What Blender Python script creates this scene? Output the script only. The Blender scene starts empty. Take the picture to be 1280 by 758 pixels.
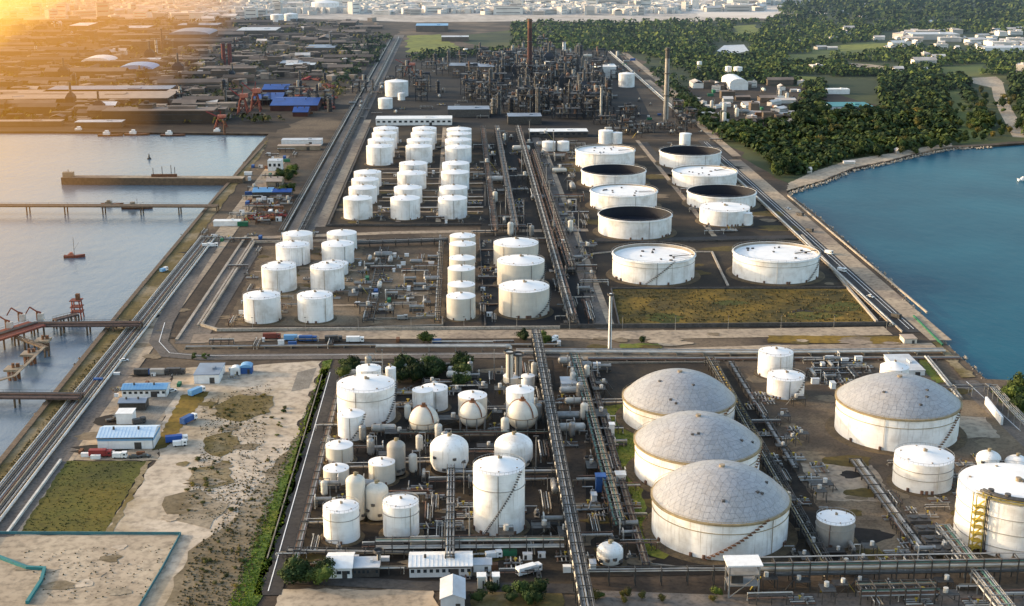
import bpy, math, random
from mathutils import Vector, Matrix, noise as mnoise
from mathutils.geometry import tessellate_polygon
R = random.Random(11)
scene = bpy.context.scene
col = bpy.data.collections.new("site"); scene.collection.children.link(col)
PI = math.pi
# ------------------------------------------------------------------ camera
W0, H0, FPX, CAMZ = 1280, 758, 1700.0, 220.0
PITCH = math.atan(481 / FPX)
YAW = math.atan(67 * math.cos(PITCH) / FPX)
FWD = Vector((math.sin(YAW)*math.cos(PITCH), math.cos(YAW)*math.cos(PITCH), -math.sin(PITCH)))
RGT = Vector((math.cos(YAW), -math.sin(YAW), 0))
UPV = RGT.cross(FWD)
CAM = Vector((0, 0, CAMZ))
def P(px, py, z=0.0):
    """ground point (height z) seen at photo position px, py"""
    d = FWD + RGT*((px-640)/FPX) + UPV*((379-py)/FPX)
    t = (z - CAMZ) / d.z
    return CAM + d*t
def proj(p):
    v = Vector(p) - CAM; k = FPX / v.dot(FWD)
    return 640 + v.dot(RGT)*k, 379 - v.dot(UPV)*k
def depth(p): return (Vector(p) - CAM).dot(FWD)
def mpp(px, py, z=0): return depth(P(px, py, z)) / FPX     # metres per photo pixel
cd = bpy.data.cameras.new("camera"); cam = bpy.data.objects.new("camera", cd)
col.objects.link(cam); scene.camera = cam
cd.sensor_width = 36; cd.lens = 36*FPX/W0; cd.clip_start = 1; cd.clip_end = 60000
cam.matrix_world = Matrix.Translation(CAM) @ Matrix((RGT, UPV, -FWD)).transposed().to_4x4()
# ------------------------------------------------------------------ objects
def tag(o, label=None, cat=None, group=None, kind=None):
    if label: o["label"] = label
    if cat: o["category"] = cat
    if group: o["group"] = group
    if kind: o["kind"] = kind
    return o
def thing(name, label, cat, loc, rz=0, group=None):
    o = bpy.data.objects.new(name, None); col.objects.link(o)
    o.empty_display_size = 1; o.location = loc; o.rotation_euler = (0, 0, rz)
    return tag(o, label, cat, group)
def dup(root, loc, rz=0, sc=1, label=None, group=None):
    r = root.copy(); col.objects.link(r); r.location = loc; r.rotation_euler = (0, 0, rz)
    r.scale = sc if hasattr(sc, '__len__') else (sc, sc, sc)
    if label: r["label"] = label
    if group: r["group"] = group
    def rec(a, b):
        for ch in a.children:
            c = ch.copy(); col.objects.link(c); c.parent = b; rec(ch, c)
    rec(root, r)
    return r
class MB:
    def __init__(s): s.v = []; s.f = []; s.m = []; s.mi = 0
    def face(s, pts):
        n = len(s.v); s.v += [tuple(p) for p in pts]; s.f.append(tuple(range(n, n+len(pts)))); s.m.append(s.mi)
    def add(s, vs, fs):
        n = len(s.v); s.v += [tuple(p) for p in vs]
        for f in fs: s.f.append(tuple(i+n for i in f)); s.m.append(s.mi)
        return s
    def box(s, x, y, z, sx, sy, sz, rz=0):
        """centre x,y ; base z ; full sizes"""
        c, n = math.cos(rz), math.sin(rz); vs = []
        for dz in (0, sz):
            for a, b in ((-1,-1),(1,-1),(1,1),(-1,1)):
                u, w = a*sx/2, b*sy/2
                vs.append((x+u*c-w*n, y+u*n+w*c, z+dz))
        return s.add(vs, [(3,2,1,0),(4,5,6,7),(0,1,5,4),(1,2,6,5),(2,3,7,6),(3,0,4,7)])
    def cyl(s, x, y, z, r, h, n=24, r2=None, cap=True, bottom=False):
        r2 = r if r2 is None else r2; vs = []
        for k in range(n):
            a = 2*PI*k/n; vs.append((x+r*math.cos(a), y+r*math.sin(a), z))
        for k in range(n):
            a = 2*PI*k/n; vs.append((x+r2*math.cos(a), y+r2*math.sin(a), z+h))
        fs = [(k, (k+1) % n, n+(k+1) % n, n+k) for k in range(n)]
        if cap: fs.append(tuple(range(n, 2*n)))
        if bottom: fs.append(tuple(range(n-1, -1, -1)))
        return s.add(vs, fs)
    def lathe(s, prof, n=48, x=0, y=0):
        vs = []; fs = []
        for r, z in prof:
            for k in range(n):
                a = 2*PI*k/n; vs.append((x+r*math.cos(a), y+r*math.sin(a), z))
        for j in range(len(prof)-1):
            for k in range(n):
                fs.append((j*n+k, j*n+(k+1) % n, (j+1)*n+(k+1) % n, (j+1)*n+k))
        return s.add(vs, fs)
    def tube(s, pts, r, n=8, caps=True):
        pts = [Vector(p) for p in pts]; rings = []; up0 = Vector((0, 0, 1))
        for i, p in enumerate(pts):
            if i == 0: d = pts[1]-p
            elif i == len(pts)-1: d = p-pts[i-1]
            else: d = (pts[i+1]-p).normalized() + (p-pts[i-1]).normalized()
            if d.length < 1e-6: d = Vector((1, 0, 0))
            d.normalize()
            a = d.cross(up0)
            if a.length < .05: a = d.cross(Vector((1, 0, 0.01)))
            a.normalize(); b = a.cross(d)
            rings.append([p + a*(r*math.cos(2*PI*k/n)) + b*(r*math.sin(2*PI*k/n)) for k in range(n)])
        vs = [q for rg in rings for q in rg]
        fs = [(j*n+k, j*n+(k+1) % n, (j+1)*n+(k+1) % n, (j+1)*n+k) for j in range(len(rings)-1) for k in range(n)]
        if caps: fs += [tuple(range(n-1, -1, -1)), tuple(range((len(rings)-1)*n, len(rings)*n))]
        return s.add(vs, fs)
    def bar(s, p0, p1, w, h=None):
        h = h or w; p0, p1 = Vector(p0), Vector(p1); d = (p1-p0).normalized()
        a = d.cross(Vector((0, 0, 1)))
        if a.length < .05: a = Vector((1, 0, 0))
        a.normalize(); b = a.cross(d); vs = []
        for p in (p0, p1):
            for u, v in ((-1,-1),(1,-1),(1,1),(-1,1)): vs.append(p + a*(u*w/2) + b*(v*h/2))
        return s.add(vs, [(3,2,1,0),(4,5,6,7),(0,1,5,4),(1,2,6,5),(2,3,7,6),(3,0,4,7)])
    def ball(s, x, y, z, r, n=20, m=12, sz=1, z0=-1):
        prof = []
        for j in range(m+1):
            t = -PI/2 + PI*j/m
            if math.sin(t) < z0: continue
            prof.append((max(r*math.cos(t), 1e-3), z + r*sz*math.sin(t)))
        return s.lathe(prof, n, x, y)
    def poly(s, pts):
        tri = tessellate_polygon([[Vector(p) for p in pts]])
        a = sum((pts[i][0]*pts[(i+1) % len(pts)][1]-pts[(i+1) % len(pts)][0]*pts[i][1]) for i in range(len(pts)))
        fs = []
        for t in tri:
            p, q, r_ = [Vector(pts[i]) for i in t]
            fs.append(tuple(t) if (q-p).cross(r_-p).z > 0 else tuple(reversed(t)))
        return s.add(pts, fs)
    def build(s, name, mats, parent=None, smooth=False, off=None):
        if not isinstance(mats, (list, tuple)): mats = [mats]
        me = bpy.data.meshes.new(name); v = s.v
        if off is not None: v = [(p[0]-off[0], p[1]-off[1], p[2]-off[2]) for p in v]
        me.from_pydata(v, [], s.f)
        for m in mats: me.materials.append(m)
        if any(s.m): me.polygons.foreach_set("material_index", s.m)
        if smooth:
            me.polygons.foreach_set("use_smooth", [True]*len(me.polygons))
            try: me.set_sharp_from_angle(angle=math.radians(40))
            except Exception: pass
        me.update()
        o = bpy.data.objects.new(name, me); col.objects.link(o)
        if parent is not None: o.parent = parent
        return o
# ------------------------------------------------------------------ materials
M = {}
DIM = {'yard': .72, 'process_floor': .5, 'dark_floor': .55, 'apron': 1.0, 'grey_paint': .7, 'cream_paint': .88, 'green_wall': .5, 'asphalt': .75, 'grey_road': 1.0, 'dirt': .8, 'foundation': .7, 'patch_olive': .7, 'patch_light': .8, 'far_yard': .62, 'tan_road': 1.0, 'sand': .76, 'pale_sand': .74, 'scrub_soil': .68, 'forest_floor': .6, 'mid_metal': .7, 'bund': 1.0, 'dome_panel': .84, 'leaf_dark': .85, 'leaf_mid': .85, 'silver_pipe': .85, 'tan_pipe': .75, 'white_pipe': .9, 'yellow_paint': .7, 'olive_grass': .85, 'moss_grass': .85, 'verge': .8, 'refinery_dark': .55, 'refinery_grey': .42, 'works_wall': .75, 'works_roof': .8, 'patch_dark': .7, 'house_wall': .9, 'rust_pipe': .8}
def mat(name, c1, c2=None, scale=.3, rough=.7, metal=0., bump=0., island=0., obj=False, streak=0., objrand=0.,
        c3=None, fine=None, spec=.3, lines=0., contrast=(.35, .65)):
    m = bpy.data.materials.new(name); m.use_nodes = True; nt = m.node_tree; N = nt.nodes; L = nt.links
    b = N["Principled BSDF"]; b.inputs["Roughness"].default_value = rough; b.inputs["Metallic"].default_value = metal
    b.inputs["Specular IOR Level"].default_value = spec
    c2 = c2 or tuple(x*.8 for x in c1)
    if name in DIM:
        k = DIM[name]; c1, c2 = [tuple(x*k for x in c) for c in (c1, c2)]; c3 = tuple(x*k for x in c3) if c3 else None
    if obj:
        tc = N.new("ShaderNodeTexCoord"); co = tc.outputs["Object"]
        oi = N.new("ShaderNodeObjectInfo"); ad = N.new("ShaderNodeVectorMath"); ad.operation = 'MULTIPLY_ADD'
        cmb = N.new("ShaderNodeCombineXYZ"); L.new(oi.outputs["Random"], cmb.inputs[0]); L.new(oi.outputs["Random"], cmb.inputs[1])
        L.new(cmb.outputs[0], ad.inputs[0]); ad.inputs[1].default_value = (97, 53, 0); L.new(co, ad.inputs[2])
        raw = co; co = ad.outputs[0]
    else:
        g = N.new("ShaderNodeNewGeometry"); co = g.outputs["Position"]; raw = co
    def noise(sc, det=5, rg=.6, vec=None):
        n = N.new("ShaderNodeTexNoise"); n.inputs["Scale"].default_value = sc; n.inputs["Detail"].default_value = det
        n.inputs["Roughness"].default_value = rg; L.new(vec or co, n.inputs["Vector"]); return n.outputs["Fac"]
    def rng(fac, a, b_, c=0, d=1):
        r = N.new("ShaderNodeMapRange"); L.new(fac, r.inputs[0])
        for i, x in enumerate((a, b_, c, d)): r.inputs[i+1].default_value = x
        return r.outputs[0]
    def mix(fac, a, b_, mode='MIX'):
        x = N.new("ShaderNodeMix"); x.data_type = 'RGBA'; x.blend_type = mode
        if isinstance(fac, (int, float)): x.inputs[0].default_value = fac
        else: L.new(fac, x.inputs[0])
        for i, q in ((6, a), (7, b_)):
            if isinstance(q, tuple): x.inputs[i].default_value = (*q, 1)
            else: L.new(q, x.inputs[i])
        return x.outputs[2]
    fac = rng(noise(scale), *contrast)
    c = mix(fac, tuple(c1), tuple(c2))
    if c3:
        c = mix(rng(noise(scale*.27, 6, .65), .48, .62), c, tuple(c3))
    if fine:
        c = mix(rng(noise(fine, 3), .3, .7, .55, 1.25), (0, 0, 0), c)
    if streak:
        mp = N.new("ShaderNodeMapping"); L.new(co, mp.inputs[0]); mp.inputs["Scale"].default_value = (1.1, 1.1, .06)
        st = rng(noise(1.0, 4, .7, mp.outputs[0]), .56, .78)
        c = mix(rng(st, 0, 1, 0, streak), c, (.20, .13, .08))
        c = mix(rng(noise(.12, 4), .45, .8, 0, streak*1.2), c, (.42, .37, .31))
    if lines:
        sp = N.new("ShaderNodeSeparateXYZ"); L.new(raw, sp.inputs[0])
        mm = N.new("ShaderNodeMath"); mm.operation = 'FRACT'
        dv = N.new("ShaderNodeMath"); dv.operation = 'DIVIDE'; L.new(sp.outputs[2], dv.inputs[0]); dv.inputs[1].default_value = lines
        L.new(dv.outputs[0], mm.inputs[0])
        lt = N.new("ShaderNodeMath"); lt.operation = 'LESS_THAN'; L.new(mm.outputs[0], lt.inputs[0]); lt.inputs[1].default_value = .055
        c = mix(rng(lt.outputs[0], 0, 1, 0, .10), c, (.25, .22, .2))
    if island:
        gg = N.new("ShaderNodeNewGeometry")
        c = mix(rng(gg.outputs["Random Per Island"], 0, 1, 1-island, 1+island), (0, 0, 0), c)
    if objrand:
        oi2 = N.new("ShaderNodeObjectInfo")
        c = mix(rng(oi2.outputs["Random"], 0, 1, 1-objrand, 1+objrand*.6), (0, 0, 0), c)
    L.new(c, b.inputs["Base Color"])
    if bump:
        bp = N.new("ShaderNodeBump"); bp.inputs["Strength"].default_value = bump; bp.inputs["Distance"].default_value = .3
        L.new(noise(scale*6, 4), bp.inputs["Height"]); L.new(bp.outputs[0], b.inputs["Normal"])
    M[name] = m
    return m
# ---- paints and metals
mat('white_paint', (.88,.87,.85), (.81,.80,.78), .15, .5, obj=True, streak=.7, lines=2.4, objrand=.09)
mat('white_roof', (.82,.81,.80), (.74,.73,.72), .2, .5, obj=True, streak=.15)
mat('cream_paint', (.70,.66,.58), (.60,.57,.50), .15, .5, obj=True, streak=.4, lines=2.4)
mat('grey_paint', (.46,.43,.39), (.36,.34,.31), .2, .55, obj=True, streak=.5, lines=2.4)
mat('plain_white', (.78,.78,.77), (.68,.68,.67), .4, .5, obj=True, streak=.25)
mat('dome_panel', (.43,.43,.445), (.36,.365,.385), .06, .45, metal=.05, island=.15, streak=.35, obj=True, spec=.5)
mat('dome_seam', (.24,.24,.245), (.19,.19,.195), .2, .6)
mat('dark_deck', (.009,.012,.022), (.014,.017,.028), .08, .6, obj=True)  # dark deck, with the shadow inside the tank added to its colour
mat('dark_inner', (.012,.014,.024), (.02,.02,.026), .2, .7, obj=True)  # inner wall darkened for the shade inside deep open tanks
mat('ice_roof', (.50,.62,.74), (.44,.57,.70), .2, .5, obj=True)
mat('mauve', (.11,.075,.066), (.07,.05,.045), .3, .8)
mat('refinery_dark', (.050,.056,.075), (.028,.032,.045), .3, .6)
mat('refinery_grey', (.17,.175,.19), (.10,.105,.115), .3, .5)
mat('fence_teal', (.05,.17,.19), (.05,.12,.14), .3, .7)
mat('inner_wall', (.30,.26,.21), (.22,.18,.14), .2, .7, obj=True, streak=.5)
mat('rust', (.20,.085,.04), (.11,.055,.03), .8, .8, obj=True)
mat('rim_ochre', (.32,.25,.14), (.22,.17,.10), .4, .7, obj=True)
mat('dark_metal', (.055,.052,.05), (.09,.083,.078), .7, .6)
mat('mid_metal', (.105,.10,.096), (.065,.06,.056), .7, .5, metal=.2)
mat('moss_grass', (.095,.098,.012), (.055,.06,.009), .05, .95, c3=(.14,.11,.014), fine=.5)
mat('stack_red', (.085,.03,.024), (.055,.022,.02), .1, .8, obj=True)
mat('works_wall', (.20,.15,.11), (.13,.10,.075), .1, .8, obj=True, objrand=.5)
mat('works_roof', (.27,.21,.17), (.17,.13,.105), .05, .8, obj=True, objrand=.7)
mat('silver_pipe', (.40,.395,.385), (.26,.25,.235), .35, .4, metal=.35)
mat('white_pipe', (.62,.60,.56), (.45,.42,.37), .25, .5)
mat('tan_pipe', (.42,.34,.24), (.28,.21,.14), .25, .6)
mat('rust_pipe', (.22,.12,.08), (.13,.08,.06), .3, .7)
mat('green_pipe', (.10,.21,.17), (.07,.14,.12), .3, .6)
mat('blue_paint', (.03,.10,.30), (.025,.07,.20), .3, .6, obj=True)
mat('blue_roof', (.02,.085,.33), (.02,.06,.22), .08, .55, obj=True)
mat('sky_roof', (.13,.31,.54), (.17,.33,.50), .2, .5, obj=True)
mat('slate_roof', (.22,.27,.34), (.16,.19,.24), .1, .5, obj=True)
mat('pale_roof', (.52,.55,.58), (.40,.41,.43), .15, .5, obj=True, streak=.3)
mat('tan_roof', (.40,.31,.24), (.30,.23,.18), .1, .7, obj=True, streak=.3)
mat('red_paint', (.30,.035,.03), (.2,.03,.028), .3, .6, obj=True)
mat('brick_red', (.20,.05,.035), (.13,.04,.03), .4, .8, obj=True)
mat('salmon', (.50,.17,.11), (.36,.12,.08), .3, .6, obj=True)
mat('yellow_paint', (.60,.44,.04), (.42,.31,.05), .5, .6)
mat('teal_paint', (.02,.17,.18), (.03,.13,.145), .3, .6)
mat('green_wall', (.06,.33,.16), (.05,.22,.12), .2, .7)
mat('teal_roof', (.03,.20,.22), (.03,.15,.17), .1, .5, obj=True)
mat('glass', (.03,.04,.05), (.02,.025,.03), .5, .12, spec=.6)
mat('rubber', (.02,.02,.02), (.03,.03,.03), 1, .9)
mat('concrete', (.26,.23,.19), (.18,.155,.125), .12, .85, fine=1.5)
mat('bund', (.42,.37,.31), (.30,.26,.21), .1, .85, fine=1.)
mat('dark_wall', (.10,.09,.085), (.06,.055,.05), .2, .85, fine=1.)
mat('timber', (.16,.11,.07), (.09,.065,.045), .5, .85)
mat('house_wall', (.80,.76,.70), (.66,.62,.56), .1, .8, obj=True, objrand=.5)
mat('house_roof', (.74,.69,.64), (.52,.42,.35), .05, .8, obj=True, objrand=.4)
# ---- ground
mat('yard', (.105,.072,.048), (.045,.033,.025), .03, .95, c3=(.20,.145,.095), fine=.5)
mat('process_floor', (.052,.038,.028), (.024,.019,.016), .07, .95, c3=(.11,.078,.046), fine=.8)
mat('dark_floor', (.024,.024,.028), (.014,.015,.019), .05, .95, c3=(.05,.044,.038), fine=.4)
mat('apron', (.12,.088,.06), (.055,.042,.031), .035, .95, c3=(.24,.18,.115), fine=.9)
mat('track', (.47,.385,.29), (.40,.32,.235), .1, .98)
mat('sand', (.68,.57,.445), (.54,.44,.335), .05, .98, c3=(.40,.31,.20), fine=.25, bump=.2)
mat('pale_sand', (.60,.49,.36), (.50,.40,.295), .06, .98, c3=(.42,.33,.235), fine=.3)
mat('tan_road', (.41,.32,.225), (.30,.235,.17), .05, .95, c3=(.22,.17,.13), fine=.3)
mat('asphalt', (.055,.05,.05), (.038,.035,.036), .06, .9, c3=(.085,.075,.066), fine=.5)
mat('grey_road', (.13,.112,.10), (.09,.078,.07), .05, .9, c3=(.19,.155,.125), fine=.6)
mat('dirt', (.18,.128,.078), (.10,.072,.046), .06, .95, c3=(.27,.20,.13), fine=.8)
mat('olive_grass', (.19,.118,.012), (.06,.048,.009), .035, .95, c3=(.27,.165,.024), fine=.35, contrast=(.4,.6))
mat('green_grass', (.10,.15,.016), (.06,.095,.014), .12, .95, c3=(.17,.16,.022), fine=.5)
mat('verge', (.19,.135,.04), (.12,.09,.028), .08, .95, c3=(.32,.25,.15), fine=.5)
mat('scrub_soil', (.30,.235,.15), (.17,.125,.065), .06, .95, c3=(.46,.38,.28), fine=.5)
mat('forest_floor', (.045,.07,.022), (.028,.045,.017), .012, .95, c3=(.12,.125,.03))
mat('far_yard', (.075,.05,.033), (.04,.029,.021), .008, .95, c3=(.14,.10,.065), fine=.05)
mat('town_ground', (.52,.46,.40), (.36,.31,.26), .01, .95, c3=(.45,.41,.37), fine=.05)
mat('field', (.19,.20,.03), (.13,.15,.03), .01, .95, fine=.06)
mat('quarry', (.58,.50,.42), (.44,.38,.32), .006, .95, c3=(.62,.58,.53))
mat('meadow', (.075,.10,.02), (.05,.07,.018), .012, .95, c3=(.11,.115,.025))
mat('patch_light', (.27,.205,.13), (.19,.14,.09), .08, .95, fine=.4)
mat('patch_olive', (.16,.11,.022), (.09,.066,.018), .08, .95, fine=.4)
mat('patch_dark', (.022,.018,.016), (.035,.028,.023), .08, .95, fine=.4)
mat('foundation', (.20,.14,.075), (.11,.08,.05), .15, .95, fine=.9)
# ---- foliage
def leaf(name, c1, c2, objrand=.35):
    m = mat(name, c1, c2, .10, .75, island=.35, objrand=objrand, spec=.15, c3=tuple(min(1, a*b) for a, b in zip(c1, (2.4, 1.9, 1.5))), contrast=(.42, .58))
    b = m.node_tree.nodes["Principled BSDF"]
    return m
leaf('leaf_dark', (.034,.058,.016), (.018,.036,.012))
leaf('leaf_mid', (.06,.095,.022), (.033,.058,.016))
leaf('leaf_bright', (.13,.19,.022), (.08,.13,.018))
leaf('leaf_olive', (.090,.085,.022), (.05,.055,.018))
mat('bark', (.09,.065,.045), (.05,.04,.03), 1, .9)
mat('scrub', (.19,.145,.065), (.11,.09,.04), .5, .9, island=.4)
# ---- water
def water(name, c1, c2, rough, bstr, bsc, spec):
    m = bpy.data.materials.new(name); m.use_nodes = True; nt = m.node_tree; N = nt.nodes; L = nt.links
    b = N["Principled BSDF"]; b.inputs["Roughness"].default_value = rough; b.inputs["IOR"].default_value = 1.33; b.inputs["Specular IOR Level"].default_value = spec
    g = N.new("ShaderNodeNewGeometry")
    n1 = N.new("ShaderNodeTexNoise"); n1.inputs["Scale"].default_value = .006; n1.inputs["Detail"].default_value = 4; L.new(g.outputs["Position"], n1.inputs["Vector"])
    mr = N.new("ShaderNodeMapRange"); mr.inputs[1].default_value = .35; mr.inputs[2].default_value = .68; L.new(n1.outputs["Fac"], mr.inputs[0])
    mx = N.new("ShaderNodeMix"); mx.data_type = 'RGBA'; mx.inputs[6].default_value = (*c1, 1); mx.inputs[7].default_value = (*c2, 1)
    L.new(mr.outputs[0], mx.inputs[0]); L.new(mx.outputs[2], b.inputs["Base Color"])
    mp = N.new("ShaderNodeMapping"); mp.inputs["Scale"].default_value = (1, .55, 1); mp.inputs["Rotation"].default_value = (0, 0, .35); L.new(g.outputs["Position"], mp.inputs[0])
    n2 = N.new("ShaderNodeTexNoise"); n2.inputs["Scale"].default_value = bsc; n2.inputs["Detail"].default_value = 6; n2.inputs["Roughness"].default_value = .62; L.new(mp.outputs[0], n2.inputs["Vector"])
    bp = N.new("ShaderNodeBump"); bp.inputs["Strength"].default_value = bstr; bp.inputs["Distance"].default_value = 1.2
    L.new(n2.outputs["Fac"], bp.inputs["Height"]); L.new(bp.outputs[0], b.inputs["Normal"])
    M[name] = m
water('bay_water', (.085,.13,.175), (.135,.175,.215), .22, .35, .11, .5)
water('lagoon_water', (.003,.046,.084), (.012,.096,.142), .30, .32, .13, .05)
SKY_STR = .52; HAZE = True
# ------------------------------------------------------------------ land and water
def struct(name, mb, m, smooth=False):
    return tag(mb.build(name, M[m] if isinstance(m, str) else m, None, smooth), kind='structure')
shore_l = [(-900,165),(60,164.5),(336,167.5),(322,182),(268,248),(150,390),(0,577),(-60,652),(-300,990)]
shore_r = [(1500,478),(1284,476),(1232,474),(1176,424),(1107,345),(1060,303),(1012,262),(983,240),(990,236),(1030,226),(1066,211),
           (1108,202.5),(1145,193),(1190,184.5),(1236,182),(1292,178),(1480,176)]
FARY = 26000.
sl = [P(*p) for p in shore_l]; sr = [P(*p) for p in shore_r]
outline = [(-16000, sl[0].y)] + [(p.x, p.y) for p in sl] + [(-420, 190), (900, 190), (900, sr[0].y)] + \
          [(p.x, p.y) for p in sr] + [(16000, sr[-1].y), (16000, FARY), (-16000, FARY)]
g = MB(); g.poly([(x, y, 0) for x, y in outline])
nn = len(outline)
for i in range(nn):                                   # quay faces round the land
    a, b = outline[i], outline[(i+1) % nn]
    g.face([(a[0], a[1], 0), (b[0], b[1], 0), (b[0], b[1], -6), (a[0], a[1], -6)])
struct('ground', g, 'yard')
w = MB(); w.poly([(-16000, 100, -2), (sl[2].x+70, 100, -2), (sl[2].x+70, sl[2].y+30, -2), (-16000, sl[2].y+30, -2)])
struct('bay_water', w, 'bay_water')
w = MB(); w.poly([(sl[2].x+90, 100, -2.02), (16000, 100, -2.02), (16000, sr[-1].y+40, -2.02), (sl[2].x+90, sr[-1].y+40, -2.02)])
struct('lagoon_water', w, 'lagoon_water')
LAY = [0]
ROUGH = {'olive_grass': .7, 'moss_grass': .6, 'green_grass': 1., 'verge': 1.2, 'scrub_soil': 2., 'sand': 1.5, 'pale_sand': .9, 'dirt': 1.2, 'field': 6, 'meadow': 8, 'forest_floor': 8, 'far_yard': 6, 'quarry': 12, 'apron': .5, 'tan_road': .8}
def zone(name, pts, m, lay=1):
    """ground patch from photo outline points; each gets its own small height step"""
    LAY[0] += 1
    z = .05*lay + .0015*(LAY[0] % 30)
    q = [P(x, y, 0).xy for x, y in pts]
    if m in ROUGH:                                        # natural ground: worn, uneven edges
        amp = ROUGH[m]; out = []
        for a, c in zip(q, q[1:]+q[:1]):
            L = (c-a).length; n = max(1, min(60, int(L/(amp*3.2)))); nv = Vector((-(c-a).y, (c-a).x))/max(L, .01)
            for k in range(n): out.append(a+(c-a)*(k/n)+nv*(R.uniform(-amp, amp) if k else 0))
        q = out
    b = MB(); b.poly([(v.x, v.y, z) for v in q]); return struct(name, b, m)
def strip(name, pts, wm, m, lay=2, kerb=0):
    """road or path along photo points, wm metres wide"""
    LAY[0] += 1
    z = .05*lay + .0015*(LAY[0] % 30)
    c = [P(*p).xy for p in pts]; b = MB(); Ls = []; Rs = []
    for i, p in enumerate(c):
        d = (c[min(i+1, len(c)-1)] - c[max(i-1, 0)]).normalized(); n = Vector((-d.y, d.x))
        Ls.append(p+n*wm/2); Rs.append(p-n*wm/2)
    for i in range(len(c)-1):
        b.face([(*Rs[i], z), (*Rs[i+1], z), (*Ls[i+1], z), (*Ls[i], z)])
    return struct(name, b, m)
def VL(x0, y0, y): return 573 + (x0-573)*(y+102)/(y0+102)      # photo x of the line running straight away through x0,y0
# far country
zone('woodland_floor', [(560,47),(700,30),(960,26),(1700,22),(1900,175),(1292,176),(1236,180),(1190,182),(1145,190),(1108,199),(1066,207),(1030,220),(990,231),(960,215),(900,170),(800,75),(775,68),(620,62)], 'forest_floor', 1)
zone('town_ground', [(-500,3),(1010,3),(1010,17),(940,24),(820,29),(640,27),(520,28),(330,22),(-500,30)], 'town_ground', 1)
zone('far_woodland_floor', [(1000,-30),(2400,-30),(2300,24),(1000,26)], 'forest_floor', 1)
zone('quarry_ground', [(842,2),(905,0),(985,10),(1035,17),(975,24),(880,22)], 'quarry', 3)
zone('industrial_ground', [(-700,30),(330,24),(505,30),(488,60),(420,130),(345,166),(60,163),(-900,163)], 'far_yard', 1)
zone('field', [(508,45),(552,43),(576,62),(510,66)], 'field', 3)
zone('field', [(917,33),(945,31),(948,42),(922,45)], 'field', 3)
zone('field', [(1050,57),(1110,54),(1120,60),(1046,64)], 'field', 3)
zone('field', [(992,95),(1030,97),(1028,103),(996,103)], 'field', 3)
zone('pond', [(896,64),(905,57),(930,56),(936,64),(915,68)], 'pale_roof', 3)
strip('sand_road', [(1246,104),(1250,122),(1258,140),(1276,172)], 16, 'pale_sand', 3)
zone('meadow', [(1120,120),(1200,112),(1236,176),(1200,180),(1196,150)], 'meadow', 2)
zone('meadow', [(1010,60),(1090,52),(1120,60),(1080,70),(1020,70)], 'meadow', 2)
zone('meadow', [(1170,84),(1230,80),(1240,92),(1180,98)], 'meadow', 2)
zone('meadow', [(980,68),(1030,66),(1040,76),(985,80)], 'meadow', 2)
zone('clearing', [(1212,98),(1245,96),(1255,104),(1240,110),(1215,104)], 'pale_sand', 3)
zone('clearing', [(1060,79),(1090,81),(1125,86),(1122,88),(1090,87),(1066,83)], 'tan_road', 3)
zone('beach', [(983,239),(986,229),(1020,214),(1062,200),(1108,193),(1150,185),(1190,179),(1190,183.5),(1145,192),(1108,201.5),(1066,210),(1030,225)], 'pale_sand', 3)
zone('village_ground', [(850,112),(900,95),(965,108),(1010,108),(1098,132),(1098,143),(1020,141),(985,152),(960,175),(900,160)], 'far_yard', 3)
# refinery ground
zone('process_ground', [(470,60),(770,60),(815,150),(842,165),(742,172),(560,158),(430,158),(455,92)], 'dark_floor', 2)
zone('rack_ground', [(604,165),(690,165),(735,300),(742,410),(602,410),(600,300)], 'dark_floor', 2)
zone('tank_yard', [(470,158),(604,160),(600,284),(408,284),(436,215)], 'process_floor', 2)
zone('tank_yard', [(705,172),(905,178),(1000,290),(1110,408),(762,410),(742,330)], 'process_floor', 2)
zone('process_ground', [(428,452),(690,450),(728,732),(345,730)], 'process_floor', 2)
zone('tank_yard', [(733,452),(905,452),(1030,640),(1075,716),(732,722)], 'process_floor', 2)
zone('tank_yard', [(905,452),(1150,455),(1250,500),(1420,590),(1500,716),(1075,716)], 'apron', 2)
zone('earth_yard', [(446,320),(560,318),(556,408),(428,408)], 'dirt', 3)
zone('tank_yard', [(330,308),(455,308),(432,408),(282,408)], 'dirt', 2)
# grass and sand
zone('olive_grass', [(764,362),(1060,362),(1094,404),(774,407)], 'olive_grass', 4)
zone('sandy_ground', [(215,462),(402,452),(398,470),(352,590),(290,758),(255,860),(-260,860),(-40,690),(28,668),(128,668),(196,576)], 'sand', 3)
zone('sandy_ground', [(100,470),(215,462),(196,576),(84,576),(112,540)], 'tan_road', 3)
zone('moss_grass', [(83,577),(183,577),(131,667),(24,667)], 'moss_grass', 4)
zone('verge', [(183,577),(190,577),(141,667),(133,667)], 'verge', 4)
zone('olive_grass', [(228,494),(262,490),(208,560),(190,564)], 'olive_grass', 4)
zone('concrete_yard', [(206,494),(224,490),(172,560),(120,560),(134,520)], 'concrete', 4)
zone('concrete_yard', [(372,466),(396,460),(386,486),(364,490)], 'concrete', 4)
zone('sandy_lot', [(-50,672),(230,669),(176,770),(-50,770)], 'pale_sand', 4)
zone('green_verge', [(404,452),(416,450),(380,560),(352,660),(318,770),(285,770),(342,620),(378,540)], 'green_grass', 5)
zone('scrub_ground', [(380,540),(345,640),(300,770),(195,770),(235,690),(285,655),(345,575)], 'scrub_soil', 4)
zone('scrub_patch', [(268,508),(300,494),(342,496),(338,516),(300,528),(272,522)], 'verge', 5)
zone('scrub_patch', [(256,548),(290,540),(300,560),(276,572),(258,566)], 'verge', 5)
zone('scrub_patch', [(238,588),(282,582),(294,604),(262,612),(236,600)], 'verge', 5)
zone('scrub_patch', [(206,622),(250,612),(286,632),(262,662),(214,650)], 'scrub_soil', 5)
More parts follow.
